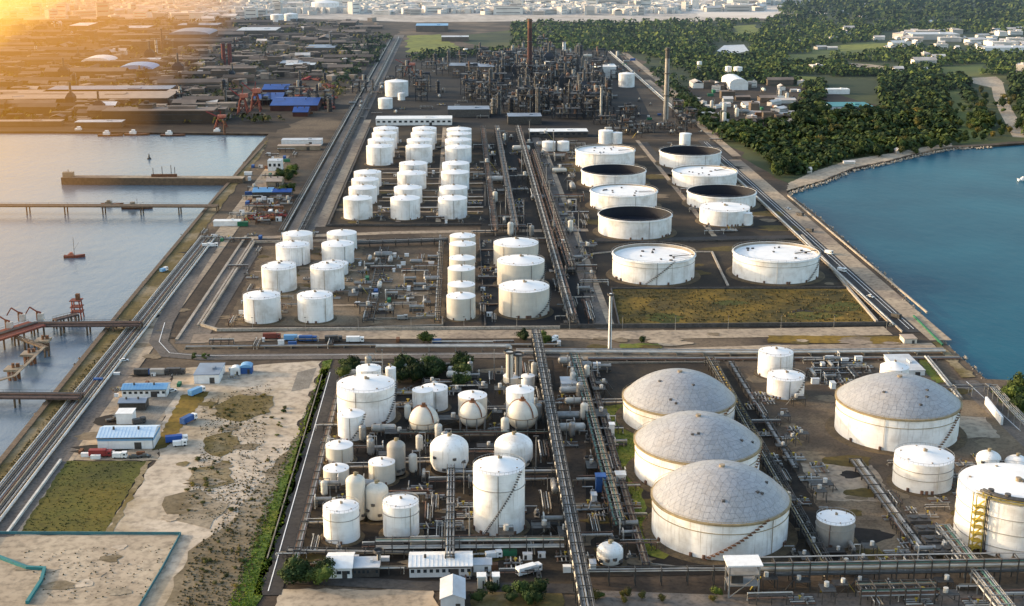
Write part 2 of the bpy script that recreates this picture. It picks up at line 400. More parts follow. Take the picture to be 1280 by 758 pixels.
zone('sandy_lot', [(352,737),(540,737),(556,790),(335,790)], 'pale_sand', 4)
zone('green_grass', [(750,508),(782,506),(800,560),(806,640),(845,690),(830,700),(804,690),(786,610)], 'green_grass', 4)
zone('green_grass', [(592,738),(700,738),(704,760),(590,760)], 'verge', 4)
zone('grass_verge', [(960,420),(1130,421),(1126,431),(960,429)], 'olive_grass', 5)
zone('grass_verge', [(776,430),(824,430),(828,436),(776,436)], 'green_grass', 5)
zone('grass_verge', [(1146,448),(1160,448),(1184,478),(1170,480)], 'green_grass', 5)
zone('shore_verge', [(1164,428),(1172,428),(1220,472),(1202,473)], 'verge', 5)
zone('shore_verge', [(330,180),(336,172),(328,192),(180,385),(12,598),(-70,700),(-90,700),(-10,590),(150,392),(268,250)], 'verge', 3)
zone('sand_lot', [(1000,578),(1090,582),(1118,628),(1020,626)], 'tan_road', 3)
zone('sand_lot', [(1062,650),(1110,650),(1134,690),(1078,690)], 'dirt', 3)
zone('sand_lot', [(1186,520),(1232,522),(1250,548),(1188,548)], 'pale_sand', 3)
zone('lagoon_floor', [(1238,490),(1330,486),(1400,540),(1290,540)], 'green_grass', 4)
# roads
VY = lambda x0, y0, ys: [(VL(x0, y0, y), y) for y in ys]
strip('road', VY(415,212,(300,260,212,160,110,70,44)), 19, 'grey_road', 3)
strip('road', VY(432,212,(284,212,150)), 8, 'tan_road', 3)
strip('road', [(268,302),(236,350),(205,405),(198,428),(212,444),(250,447),(700,444)], 10, 'grey_road', 4)
strip('dirt_road', VY(105,530,(760,640,530,440,380,320,270,230,195)), 14, 'tan_road', 3)
strip('dirt_road', VY(62,590,(760,640,590,530,460)), 9, 'grey_road', 4)
strip('road', [(262,300),(500,291),(735,288)], 9, 'tan_road', 4)
strip('road', [(240,424),(400,419),(720,418),(760,420),(1110,414)], 16, 'tan_road', 4)
strip('road', [(700,446),(960,437),(1170,434)], 14, 'tan_road', 3)
strip('road', VY(1018,300,(416,360,300,250,200,176)), 15, 'asphalt', 4)
strip('coast_road', VY(1055,320,(426,370,320,270,235,200)), 12, 'tan_road', 4)
strip('road', VY(738,365,(412,365,310,250,200,172)), 9, 'grey_road', 4)
strip('road', VY(862,250,(300,250,200,178)), 10, 'asphalt', 4)
strip('road', VY(372,610,(745,700,610,520,462)), 9.5, 'asphalt', 5)
strip('road', [(744,300),(900,298),(1005,296)], 9, 'asphalt', 4)
strip('road', [(330,722),(520,733),(720,737)], 7, 'asphalt', 5)
strip('road', [(735,750),(900,756),(1180,752),(1500,746)], 13, 'grey_road', 4)
strip('road', VY(1232,500,(476,500,540,600)), 12, 'grey_road', 4)
strip('road', VY(800,82,(66,90,130,165)), 10, 'tan_road', 4)
strip('road', VY(885,165,(100,130,165,196)), 9, 'tan_road', 4)
strip('rail_yard', VY(300,330,(430,380,330,310)), 16, 'grey_road', 3)

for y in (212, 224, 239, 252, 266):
    strip('sun_streak_path', [(440 if y > 230 else 466, y), (604, y-1)], 3.2, 'tan_road', 5)  # pale tan puts the low sun's streaks between tanks into the ground colour
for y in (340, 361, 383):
    strip('sun_streak_path', [(318, y), (446, y-1)], 2.4, 'tan_road', 5)
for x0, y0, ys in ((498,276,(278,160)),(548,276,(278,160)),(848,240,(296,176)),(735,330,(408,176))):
    strip('sun_streak_path', VY(x0, y0, ys), 4, 'tan_road', 5)

for x0, y0, ys in ((1018,300,(412,360,300,250,200,178)),(1013.5,300,(412,360,300,250,200,178)),(415,212,(298,212,160,110,70,46)),(372,610,(740,610,520,466)),(1232,500,(478,500,540))):
    strip('road_marking', VY(x0, y0, ys), .35, 'plain_white', 7)
strip('road_marking', [(206,404),(199,428),(212,442),(250,445.5),(700,442.6)], .35, 'plain_white', 7)
# ------------------------------------------------------------------ tanks
def solve_h(C, y, lo=0, hi=120):
    for _ in range(40):
        m = (lo+hi)/2
        if proj((C.x, C.y, m))[1] > y: lo = m
        else: hi = m
    return lo
def footprint(cx, yb, w):
    G = P(cx, yb); d = Vector((G.x, G.y)).normalized(); rad = w*depth(G)/(2*FPX)
    for _ in range(4):
        C = Vector((G.x+d.x*rad, G.y+d.y*rad, 0)); rad = w*depth(C)/(2*FPX)
    return C, rad, d
TANKS = []                                               # footprints, kept clear of clutter
def stairs(mb, rad, h, a0, a1, n=None):
    n = n or max(8, int(h/.8))
    for k in range(n):
        a = a0+(a1-a0)*k/(n-1); z = .3+(h-.3)*k/(n-1)
        mb.box((rad+.5)*math.cos(a), (rad+.5)*math.sin(a), z, 1.1, abs(a1-a0)*rad/n*1.1, .22, a)
    pts = [((rad+1.05)*math.cos(a0+(a1-a0)*k/(n-1)), (rad+1.05)*math.sin(a0+(a1-a0)*k/(n-1)), 1.3+(h-.3)*k/(n-1)) for k in range(n)]
    mb.tube(pts, .09, 4)
    return mb
def geodesic(rad, rise, rings):
    """triangulated aluminium dome: separate panels above a dark seam cap"""
    Rs = (rad*rad+rise*rise)/(2*rise); amax = math.asin(min(1, rad/Rs))
    def pt(u, v, lift=0):                                # hex lattice -> cap
        x = u + v*.5; y = v*math.sqrt(3)/2
        if x == 0 and y == 0: return Vector((0, 0, rise+lift))
        ring = max(abs(u), abs(v), abs(u+v)); th = math.atan2(y, x)
        a = amax*ring/rings; rr = (Rs+lift)*math.sin(a)
        return Vector((rr*math.cos(th), rr*math.sin(th), (Rs+lift)*math.cos(a)-(Rs-rise)))
    pan = MB(); rr = random.Random(int(rad*100))
    jit = {}
    def jp(u, v):
        if (u, v) not in jit:
            p = pt(u, v, .12); ring = max(abs(u), abs(v), abs(u+v))
            if 0 < ring < rings:
                s = rad/rings*.2; p = p + Vector((rr.uniform(-s, s), rr.uniform(-s, s), 0))
                p.z = math.sqrt((Rs+.12)**2-p.x**2-p.y**2)-(Rs-rise)
            jit[(u, v)] = p
        return jit[(u, v)]
    inside = lambda a, b: max(abs(a), abs(b), abs(a+b)) <= rings
    def panel(q):
        c = sum(q, Vector())/len(q); dl = Vector((0, 0, rr.uniform(0, .04)))
        c.z = math.sqrt((Rs+.12)**2-c.x**2-c.y**2)-(Rs-rise); n_ = len(q)
        vs = [p+(c-p).normalized()*.07+dl for p in q]+[c+dl*.5]
        pan.add(vs, [(k, (k+1) % n_, n_) for k in range(n_)])
    for u in range(-rings, rings+1):
        for v in range(-rings, rings+1):
            a = [(u, v), (u+1, v), (u, v+1)]; c = [(u+1, v), (u+1, v+1), (u, v+1)]
            ia, ic = all(inside(*p) for p in a), all(inside(*p) for p in c)
            if ia and ic and rr.random() < .3: panel([jp(*p) for p in ((u, v), (u+1, v), (u+1, v+1), (u, v+1))])
            else:
                if ia: panel([jp(*p) for p in a])
                if ic: panel([jp(*p) for p in c])
    cap = MB(); cap.lathe([(max(.001, (Rs)*math.sin(amax*j/rings)), Rs*math.cos(amax*j/rings)-(Rs-rise)) for j in range(rings, -1, -1)], 6*rings)
    return pan, cap
def tank(cx, yb, w, top, kind, label, cat='storage tank', group=None, paint='white_paint', deck=2., rise=None,
         stair=None, side=None, h=None, ring=True, deckmat='white_roof', name=None, girder=0):
    C, rad, d = footprint(cx, yb, w)
    if h is None:
        if side: h = solve_h(C, side)
        elif kind == 'bullet': h = solve_h(C, top)
        else: h = solve_h(C + Vector((d.x, d.y, 0))*rad, top)
    near = w > 40
    n = 72 if w > 60 else 48 if w > 30 else 32
    nm = name or {'cone': 'storage_tank', 'float': 'floating_roof_tank', 'dome': 'domed_tank', 'bullet': 'pressure_vessel'}[kind]
    t = thing(nm, label, cat, (C.x, C.y, 0), 0, group)
    TANKS.append((C.x, C.y, rad*1.14))
    if ring:
        b = MB(); b.lathe([(rad*1.12+1, .12), (rad*1.10+.8, .42), (rad*.98, .42)], n); b.build('foundation', M['foundation'], t)
    z0 = .3
    if kind == 'float':
        b = MB(); b.lathe([(rad, z0), (rad, h)], n); sh = b.build('shell', M[paint], t, True)
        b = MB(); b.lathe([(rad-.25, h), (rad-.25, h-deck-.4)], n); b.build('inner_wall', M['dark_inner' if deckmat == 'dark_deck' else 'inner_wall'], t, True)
        b = MB(); b.lathe([(rad+.02, h-.9), (rad+.75, h-.85), (rad+.75, h-.6), (rad+.02, h-.6)], n)
        b.lathe([(rad+.03, h-.02), (rad+.03, h+.1), (rad-.3, h+.1), (rad-.3, h-.02)], n); b.build('rim', M['plain_white'], t)
        zb = h-deck
        b = MB(); b.lathe([(rad-.26, zb), (rad-1.6, zb+.02), (rad-1.8, zb-.5), (.1, zb-.25)], n); b.cyl(0, 0, zb-.3, .12, .06, 8)
        b.build('floating_deck', M[deckmat], t, True)
        for k in range(9):
            a = R.uniform(0, 2*PI); q = rad*R.uniform(.2, .85)
            b = MB(); b.box(q*math.cos(a), q*math.sin(a), zb-.45, R.uniform(.8, 1.8), R.uniform(.8, 1.8), .8, a); b.build('deck_fitting', M['mid_metal'], t)
        a = R.uniform(-.3, .5)
        p0 = Vector((rad*.97*math.cos(a), rad*.97*math.sin(a), h)); p1 = Vector((rad*.45*math.cos(a), rad*.45*math.sin(a), zb))
        b = MB(); b.bar(p0, p1, 1.1, .3); b.bar(p0+Vector((0, .6, .9)), p1+Vector((0, .6, .9)), .1); b.build('rolling_ladder', M['mid_metal'], t)
    elif kind == 'dome':
        b = MB(); b.lathe([(rad, z0), (rad, h)], n); b.build('shell', M[paint], t, True)
        rise = rise or rad*.33
        pan, cap = geodesic(rad*1.005, rise, 13)
        pan.v = [(x, y, z+h) for x, y, z in pan.v]; cap.v = [(x*.997, y*.997, z+h-.12) for x, y, z in cap.v]
        cap.build('roof_frame', M['dome_seam'], t, True); pan.build('dome_roof', M['dome_panel'], t)
        b = MB(); b.lathe([(rad+.02, h-.6), (rad+.7, h-.5), (rad+.7, h+.15), (rad-.4, h+.45)], n); b.build('rim', M['rim_ochre'], t)
        b = MB(); b.cyl(0, 0, h+rise-.1, 1.1, 1.0, 12); b.build('roof_vent', M['tan_pipe'], t)
        for k in range(4):
            a = -PI/2+R.uniform(-1.3, 1.3); q = R.uniform(.45, .9); Rs = (rad*rad+rise*rise)/(2*rise)
            zz = math.sqrt(Rs*Rs-(q*rad)**2)-(Rs-rise)+h
            b = MB(); b.box(q*rad*math.cos(a), q*rad*math.sin(a), zz-.2, 1.1, 1.1, .8, a); b.build('roof_hatch', M['dark_metal'], t)
    elif kind == 'bullet':
        prof = [(rad*.55, z0+.2), (rad*.86, z0+rad*.16), (rad, z0+rad*.5), (rad, h-rad*.62)]
        for k in range(1, 9):
            a = PI/2*k/8; prof.append((max(.01, rad*math.cos(a)), h-rad*.62+rad*.62*math.sin(a)))
        b = MB(); b.lathe(prof, n); b.build('shell', M[paint], t, True)
        b = MB(); b.cyl(0, 0, h-.1, .7, 1.3, 10); b.box(.4, .3, h+.4, 1.6, .7, .6); b.build('roof_vent', M['rim_ochre'], t)
        for k in range(4):
            a = -PI/2+(k-1.5)*.55; b = MB(); b.cyl((rad+.05)*math.cos(a), (rad+.05)*math.sin(a), R.uniform(2, h*.5), .8, .9, 10); b.build('manhole', M['dark_metal'], t)
    else:
        b = MB(); b.lathe([(rad, z0), (rad, h)], n); b.build('shell', M[paint], t, True)
        rise = rise if rise is not None else rad*.17
        b = MB(); b.lathe([(rad+.06, h-.05), (rad+.06, h+.12), (rad*.6, h+.12+rise*.42), (rad*.2, h+.12+rise*.83), (.05, h+.12+rise)], n)
        b.build('roof', M['white_roof'], t, True)
        b = MB(); b.cyl(0, 0, h+rise-.1, max(.35, rad*.05), .9+rad*.03, 10); b.box(rad*.06, 0, h+rise, rad*.12, rad*.07, .7, R.uniform(0, 3)); b.build('roof_vent', M['tan_pipe'], t)
        if w > 24:
            a0 = R.uniform(0, 2*PI)
            for k in range(6 if w > 40 else 3):
                a = a0+k*PI/3; b = MB(); b.box(rad*.8*math.cos(a), rad*.8*math.sin(a), h+rise*.12, min(.9, rad*.05), min(.9, rad*.05), .6, a); b.build('roof_hatch', M['tan_pipe'], t)
    if kind != 'bullet' and near:                       # handrail round the rim
        b = MB(); rr = rad+(.65 if kind != 'cone' else .0); hz = h+.05
        ring_ = [(rr*math.cos(2*PI*k/n), rr*math.sin(2*PI*k/n), hz+1.05) for k in range(n+1)]
        b.tube(ring_, .07, 4, False)
        for k in range(0, n, 2): b.bar(ring_[k], (ring_[k][0], ring_[k][1], hz), .08)
        b.build('handrail', M['silver_pipe'] if kind != 'dome' else M['rim_ochre'], t)
    if stair is not None and kind != 'bullet':
        stairs(MB(), rad, h, *stair).build('staircase', M['dark_metal'] if kind != 'dome' else M['rust'], t)
    if kind != 'bullet' and w > 30:
        pm = R.choice(['mid_metal', 'tan_pipe', 'white_pipe', 'rust_pipe'])
        for k in range(3 if w < 60 else 7):
            a = -PI/2+R.uniform(-1.3, 1.3); b = MB(); b.cyl((rad+.2)*math.cos(a), (rad+.2)*math.sin(a), .5, .4 if w < 60 else .6, 1.1 if w < 60 else 1.4, 8); b.build('manhole', M['rust_pipe'], t)
        a = -PI/2+R.uniform(-.7, .7)
        b = MB(); b.tube([((rad+.25)*math.cos(a), (rad+.25)*math.sin(a), .4), ((rad+.25)*math.cos(a), (rad+.25)*math.sin(a), h-.2)], .13, 6); b.build('downpipe', M[pm], t)
    for q in range(girder):
        zz = h*(1-.27*(q+1)); b = MB(); b.lathe([(rad+.01, zz), (rad+.28, zz+.02), (rad+.28, zz+.22), (rad+.01, zz+.22)], n); b.build('wind_girder', M['grey_paint' if kind != 'dome' else 'rim_ochre'], t)
    return t
ORD = ['front', 'second from the front', 'third from the front', 'fourth from the front', 'fifth from the front', 'sixth from the front', 'seventh from the front', 'rearmost']
# two columns of white tanks by the bay
G = 'white tanks in the two-column tank yard by the bay'
for side, rows in (('left', [(329,406,46,363),(350,367,43,328),(352,344,37,326),(367,334,42,301),(373,317,37,288)]),
                   ('right', [(395,405,44,363),(410,367,42,328),(417,347,37,325),(423,333,40,300),(428,316,37,287)])):
    for i, (a, b, c, e) in enumerate(rows):
        tank(a, b, c, e, 'cone', f'white cone-roof tank, {ORD[i] if i < 4 else "rearmost"} in the {side} column by the bay', group=G)
# three columns
G = 'white tanks in the three-column tank field'
for side, rows in (('left', [(448,276,36,244),(454,257,35,231),(457,247,34,221),(460,236,34,212),(475,208,33,180),(477,199,33,172),(481,189,31,164),(483,182,31,158)]),
                   ('middle', [(507,276,37,244),(510.5,257,35,231),(515,239,36,213),(517,224,35,201),(524,206,33,180),(525,198,32,172),(529,189,30,164),(531,182,30,158)]),
                   ('right', [(566,275,36,244),(567,257,35,231),(569,240,35,212),(570,226,34,201),(573,206,33,181),(573,198,33,172),(574,189,31,164.5),(574,182,31,159)])):
    for i, (a, b, c, e) in enumerate(rows):
        tank(a, b, c, e, 'cone', f'white cone-roof tank, {ORD[i]} in the {side} column of the three-column tank field', group=G)
# slim cream column and three wider tanks
G = 'slim cream tanks in a single column'
for i, (a, b, c, e) in enumerate([(576.5,402,36,365),(577,386,34,351),(577,366,34,331),(578,353,32,318.5),(578.5,334,33,301),(578.5,322,32,291)]):
    tank(a, b, c, e, 'cone', f'slim cream tank with white roof, {ORD[i] if i < 5 else "rearmost"} in the single column', group=G, paint='cream_paint')
G = 'wide cream tanks beside the slim column'
for i, (a, b, c, e) in enumerate([(655,399,63,350),(651,363,59,318.5),(645,338,56,297)]):
    tank(a, b, c, e, 'cone', f'wide cream cone-roof tank, {("front", "middle", "rear")[i]} one of three behind the flare stack road', group=G, paint='cream_paint', stair=(-1.2, .6))
# floating roof tanks
tank(816,357.5,102,304.5,'float','large white open-top tank with pale deck, left of the pair behind the olive grass', deck=1.8, stair=(-1.9,-1.2), girder=1)
tank(968,356,106,302.5,'float','large white open-top tank with pale deck, right of the pair behind the olive grass', deck=1.5, stair=(-1.0,-.3), girder=1)
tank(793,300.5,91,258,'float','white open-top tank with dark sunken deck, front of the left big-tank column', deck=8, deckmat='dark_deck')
tank(779,266,83,230,'float','white tank with pale high deck between two dark-decked tanks, left column', deck=1.0)
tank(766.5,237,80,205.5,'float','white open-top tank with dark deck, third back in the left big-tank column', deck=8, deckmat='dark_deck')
tank(756,213,73.5,181,'float','white tank with pale high deck, rearmost of the left big-tank column', deck=1.1)
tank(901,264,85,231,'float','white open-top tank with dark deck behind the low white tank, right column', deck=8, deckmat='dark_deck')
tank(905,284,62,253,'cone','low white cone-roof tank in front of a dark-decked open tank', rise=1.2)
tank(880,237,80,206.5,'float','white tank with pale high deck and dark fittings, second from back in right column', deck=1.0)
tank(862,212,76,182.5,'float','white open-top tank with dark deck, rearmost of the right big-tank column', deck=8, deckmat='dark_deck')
tank(856,183,14,166,'cone','small white upright tank behind the rearmost dark-decked tank')
tank(933,283,13,265,'cone','small white drum tank beside the low white tank')
tank(686,190,17,176,'cone','small white tank west of the pale tanks, left of a close pair')
tank(704,190,15,176,'cone','small white tank right of a close pair behind the pipe corridor')
tank(757,181,18,162,'cone','white upright tank behind the rearmost pale-decked tank')
tank(771,181,13,165,'cone','small white tank touching distance right of a white upright tank')
# geodesic domes
dm = dict(kind='dome', cat='domed tank', paint='white_paint', girder=1)
def dome(cx, yb, w, side, apex, label, stair):
    C, rad, d = footprint(cx, yb, w); h = solve_h(C, side); ap = solve_h(C, apex+4.5, 0, 90)
    return tank(cx, yb, w, 0, label=label, h=h, rise=ap-h, stair=stair, **dm)
dome(847,549,138,496,461,'white tank with grey panelled dome, rearmost of the three in line', (-1.3,-.7))
dome(869,622,154,551,516,'white tank with grey panelled dome, middle of the three in line', (-.9,-.35))
dome(897,702,168,620,579,'white tank with grey panelled dome, nearest of the three in line', (-1.95,-1.05))
dome(1117,566,149,499,467,'white tank with grey panelled dome standing alone at right by the lagoon', (-1.2,-.6))
# tanks on the right
tank(1116,487,35,453,'cone','white round tank peeping out behind the lone right-hand dome', rise=2.5)
tank(968,475,43,433.5,'cone','small white cone-roof tank, rear of a pair behind the domes', stair=(-.8,.6))
tank(981,501,46,462.5,'cone','small white cone-roof tank, front of a pair behind the domes', stair=(-1.6,-.4))
tank(1151,619,72,557,'cone','white cone-roof tank with dark band in front of the lone dome', stair=(-.6,.5), girder=2)
tank(1262,701,141,581,'cone','big white tank with yellow stair tower, cut by right edge', rise=1.6, girder=3)
tank(1042,687,47,638,'cone','grey rusty tank with white roof right of the nearest dome', paint='grey_paint', girder=1)
tank(1234,590,30,564,'bullet','small rounded white tank behind the yellow-stair tank', name='storage_tank')
tank(1270,592,30,570,'bullet','rounded white tank at right edge behind the yellow-stair tank', name='storage_tank')
tank(762,712,33,679,'bullet','small round white tank with dark V pipe beside the main pipe rack', name='storage_tank')
# process tanks at front left
tank(459,535,72,468,'cone','large white cone-roof tank at the back of the front process area', stair=(-.9,.1), paint='white_paint', girder=1)
tank(462,500,31,455,'cone','white tank rising behind the large process-area tank')
tank(489,491,13,458,'cone','slim white tank beside the one behind the large process-area tank')
tank(440,553,34,511,'cone','white upright tank overlapping the large process-area tank at left', stair=(-1.6,-.3), paint='white_paint')
tank(425,582,34,550,'cone','white tank below the overlapping upright tank, back of left edge stack', paint='cream_paint')
tank(421,609,32,579,'cone','squat white tank with brown rim at left edge of process area', paint='cream_paint')
tank(428,682,45,624,'cone','front left white tank with yellow roof valve in process area', paint='white_paint', girder=1)
tank(502,677,45,618,'cone','front white tank right of the yellow-valve tank in process area', paint='white_paint', girder=1)
tank(478,608,33,571,'cone','white tank behind the arched pair in process area', paint='cream_paint')
tank(446,655,24,594,'bullet','tall slim cream vessel, left one of the arched pair', paint='cream_paint')
tank(472,655,29,604,'bullet','cream round-topped vessel, right one of the arched pair', paint='cream_paint')
tank(543,516,34,479,'cone','white tank, rear one of two behind the leftmost sphere')
tank(529,526,26,483,'cone','slim white tank, front one of two behind the leftmost sphere', ring=False)
tank(591,530,36,488,'cone','cream tank with green roof vent behind the middle sphere', paint='cream_paint')
tank(650,531,35,481,'cone','white tank behind the right sphere beside the pipe rack')
tank(641,482,24,466,'cone','short cream tank at the foot of two tall columns', paint='cream_paint')
tank(660,489,17,467,'cone','short white tank right of the short cream tank')
tank(562,597,48,545,'bullet','white round-topped tank behind and left of the tall tank')
tank(642,592,48,543,'bullet','white round-topped tank behind and right of the tall tank')
tank(624,673,64,570,'cone','tall white tank with slanting dark stair in front centre', stair=(-2.2,-.7), rise=3., girder=1)
tank(496,598,23,551,'bullet','brown-grey weathered vessel between the white tanks', paint='grey_paint')
# spheres
def sphere(cx, yb, w, label):
    """yb: lowest point of the ball in the photo"""
    G = P(cx, yb+5); d = Vector((G.x, G.y, 0)).normalized(); rad = w*depth(G)/(2*FPX)
    C = G + d*rad; z = rad*1.18
    t = thing('sphere_tank', label, 'sphere tank', (C.x, C.y, 0)); TANKS.append((C.x, C.y, rad*1.1))
    b = MB(); b.ball(0, 0, z, rad, 40, 24); b.build('shell', M['cream_paint'], t, True)
    for k in range(8):
        a = 2*PI*k/8+.3; b = MB(); b.tube([(rad*.97*math.cos(a), rad*.97*math.sin(a), .0), (rad*.97*math.cos(a), rad*.97*math.sin(a), z)], .32, 8); b.build('leg', M['silver_pipe'], t)
    b = MB(); b.cyl(0, 0, z+rad-.15, 1.5, .5, 12); b.box(0, 0, z+rad+.3, 1.6, 1.2, 1.1); b.build('roof_vent', M['rust'], t)
    b = MB(); pts = [((rad+.35)*math.cos(a)*math.cos(-.9), (rad+.35)*math.cos(a)*math.sin(-.9), z+(rad+.35)*math.sin(a)) for a in [PI/2-.15*k for k in range(11)]]
    b.tube(pts, .28, 5); pts2 = [((rad+.35)*math.cos(a)*math.cos(2.6), (rad+.35)*math.cos(a)*math.sin(2.6), z+(rad+.35)*math.sin(a)) for a in [PI/2-.15*k for k in range(9)]]
    b.tube(pts2, .2, 5); b.build('staircase', M['rust'], t)
    b = MB(); b.lathe([(rad+.02, z-.25), (rad+.3, z-.2), (rad+.3, z+.1), (rad+.02, z+.1)], 40); b.build('walkway', M['tan_pipe'], t)
sphere(530.5, 547, 37, 'cream sphere tank on legs, leftmost of the three spheres')
sphere(591, 538, 34, 'cream sphere tank on legs, middle of the three spheres')
sphere(653, 542, 39, 'stained cream sphere tank on legs, right sphere beside the pipe rack')
# ------------------------------------------------------------------ pipelines, racks, walls, jetties
def G3(p, z=0): q = P(p[0], p[1]); return Vector((q.x, q.y, z))
def along(pts, step):
    out = []; acc = 0
    for a, b in zip(pts, pts[1:]):
        L = (b-a).length; d = (b-a)/L; s = -acc % step if acc else 0
        while s <= L: out.append((a+d*s, d)); s += step
        acc += L
    return out
def offset(pts, o):
    out = []
    for i, p in enumerate(pts):
        d0 = (p-pts[i-1]).normalized() if i else None; d1 = (pts[i+1]-p).normalized() if i < len(pts)-1 else None
        d = ((d0 or d1)+(d1 or d0)).normalized(); n = Vector((-d.y, d.x, 0))
        k = 1/max(.5, n.dot(Vector((-(d1 or d0).y, (d1 or d0).x, 0)))); out.append(p+n*o*k)
    return out
def pipeline(label, px, mats, gap=1., r=.3, z=1., step=12, cat='pipeline', group=None, sup='concrete', name='pipeline'):
    pts = [G3(p) for p in px]; o = pts[0].copy(); t = thing(name, label, cat, o, 0, group); n = len(mats)
    for i, m in enumerate(mats):
        b = MB(); rr = r*(1 if isinstance(r, (int, float)) else 1)*R.uniform(.75, 1.2)
        b.tube([q+Vector((0, 0, z)) for q in offset(pts, (i-(n-1)/2)*gap)], rr, 7); b.build('pipe', M[m], t, False, o)
    L = sum((b-a).length for a, b in zip(pts, pts[1:])); step = max(step, L/55)
    for p, d in along(pts, step):
        b = MB(); b.box(p.x, p.y, 0, .5, n*gap+.6, max(.15, z-r*.8), math.atan2(d.y, d.x)); b.build('support', M[sup], t, False, o)
    return t
def rack(label, px, width, levels, per, step=8, mats=None, steel='mid_metal', cat='pipe rack', group=None, r=.25, walkway=False, jog=True):
    pts = [G3(p) for p in px]; o = pts[0].copy(); t = thing('pipe_rack', label, cat, o, 0, group)
    mats = mats or ['silver_pipe', 'white_pipe', 'tan_pipe', 'mid_metal', 'silver_pipe', 'rust_pipe', 'green_pipe']
    for z in levels:
        for i in range(per):
            if R.random() < .12: continue
            b = MB(); off = (i-(per-1)/2)*(width-.8)/max(1, per-1); rr = r*R.choice((.5, .7, 1, 1, 1.35))
            b.tube([q+Vector((0, 0, z+rr+.15)) for q in offset(pts, off)], rr, 6); b.build('pipe', M[R.choice(mats)], t, False, o)
    L = sum((b-a).length for a, b in zip(pts, pts[1:])); step = max(step, L/60); top = max(levels)
    for p, d in along(pts, step):
        n = Vector((-d.y, d.x, 0)); b = MB()
        for s in (-1, 1): b.bar(p+n*(s*width/2), p+n*(s*width/2)+Vector((0, 0, top+1.1)), .38)
        for z in levels: b.bar(p-n*(width/2+.3)+Vector((0, 0, z)), p+n*(width/2+.3)+Vector((0, 0, z)), .3, .36)
        b.bar(p-n*(width/2+.2)+Vector((0, 0, top+1.15)), p+n*(width/2+.2)+Vector((0, 0, top+1.15)), .3, .3)
        b.build('trestle', M[steel], t, False, o)
    for s in (-1, 1):
        b = MB(); q = [x+Vector((0, 0, top+.95)) for x in offset(pts, s*width/2)]
        for a, c in zip(q, q[1:]): b.bar(a, c, .22, .3)
        b.build('beam', M[steel], t, False, o)
    if walkway:
        b = MB(); q = [x+Vector((0, 0, top+1.25)) for x in offset(pts, width*.42)]
        for a, c in zip(q, q[1:]): b.bar(a, c, .8, .12)
        b.build('walkway', M['silver_pipe'], t, False, o)
    return t
def wall(label, px, h, th=.5, m='bund', name='bund_wall', cat='wall', group=None, closed=False):
    pts = [G3(p) for p in px]
    if closed: pts.append(pts[0])
    o = pts[0].copy(); b = MB()
    L = offset(pts, th/2); Rr = offset(pts, -th/2); n = len(pts)
    for i in range(n-1):
        a0, a1, b0, b1 = L[i], L[i+1], Rr[i], Rr[i+1]; up = Vector((0, 0, h))
        b.face([a0+up, b0+up, b1+up, a1+up]); b.face([a0, a0+up, a1+up, a1]); b.face([b1, b1+up, b0+up, b0])
    for i in (0, n-1): b.face([L[i], Rr[i], Rr[i]+Vector((0, 0, h)), L[i]+Vector((0, 0, h))])
    w_ = b.build(name, M[m], None, False, o); w_.location = o
    return tag(w_, label, cat, group)
VYp = lambda x0, y0, ys: [(VL(x0, y0, y), y) for y in ys]
# main racks
rack('tall main pipe rack stacked with silver and tan pipes, left of the domes', VYp(707,640,(800,640,560,500,434)), 4.4, (4.5,7,9.5), 5, 8, r=.34, mats=['silver_pipe','white_pipe','white_pipe','tan_pipe','silver_pipe','mid_metal'], steel='mid_metal')
rack('narrower pipe rack between the main rack and the three domes', VYp(766,640,(668,600,520,456)), 4.5, (3.5,5.5), 5, 7)
rack('low dark pipe rack beside the green strip left of the domes', VYp(786,640,(714,640,560,470)), 2.6, (2.2,), 4, 8, mats=['rust_pipe','dark_metal','tan_pipe'])
rack('pipe rack running away between the domes and the lone right dome', VYp(985,633,(722,633,560,457)), 4, (2.5,4.2), 4, 8, mats=['tan_pipe','yellow_paint','mid_metal','rust_pipe','silver_pipe'])
rack('rack of bright pipes beside the dome rack, starting at the two small tanks', VYp(913,457,(590,457)), 2.6, (1.6,), 4, 8, mats=['silver_pipe','white_pipe','tan_pipe'])
rack('ground level pipe track right of the grey rusty tank', VYp(1108,633,(716,690,640,578)), 5, (1.,), 7, 9, mats=['silver_pipe','tan_pipe','white_pipe','rust_pipe'])
rack('steel trestle rack running under the yellow-stair tank to the bottom edge', VYp(1208,715,(800,715,674)), 5, (3,5), 5, 6, steel='silver_pipe')
rack('white pipe bridge crossing the bottom from the main rack to the steel kiosk', [(728,731),(914,729)], 2.6, (5.,), 4, 9, mats=['white_pipe','silver_pipe','white_pipe'])
rack('dense pipe rack along the bottom edge right of the kiosk', [(944,731),(1100,728),(1330,724)], 5, (4,6,8), 6, 6, r=.3, walkway=True)
rack('lower pipe rack in front of the dense bottom rack', [(1072,752),(1170,750)], 6, (3,5), 6, 5)
rack('cross rack between the round-topped tanks and the main rack', [(560,606),(705,604)], 4, (5,), 5, 7)
rack('cross rack in front of the tall white tank', [(470,694),(705,692)], 4, (3,5), 5, 6, mats=['white_pipe','silver_pipe','green_pipe','tan_pipe'])
rack('cross rack behind the three sphere tanks', [(500,553),(690,552)], 3, (4,), 4, 7)
rack('vertical rack of pipes left of the tall white tank', VYp(563,680,(716,690,640,600)), 3, (4,6), 3, 7, mats=['silver_pipe','white_pipe'])
rack('rack beside the asphalt road at the left edge of process area', VYp(386,640,(722,640,560,470)), 2.6, (1.4,), 5, 8, mats=['white_pipe','tan_pipe','silver_pipe','rust_pipe'])
rack('front rack above the white ribbed shed at the bottom', [(360,694),(540,697)], 3, (1.4,), 5, 7, mats=['white_pipe','silver_pipe','tan_pipe'])
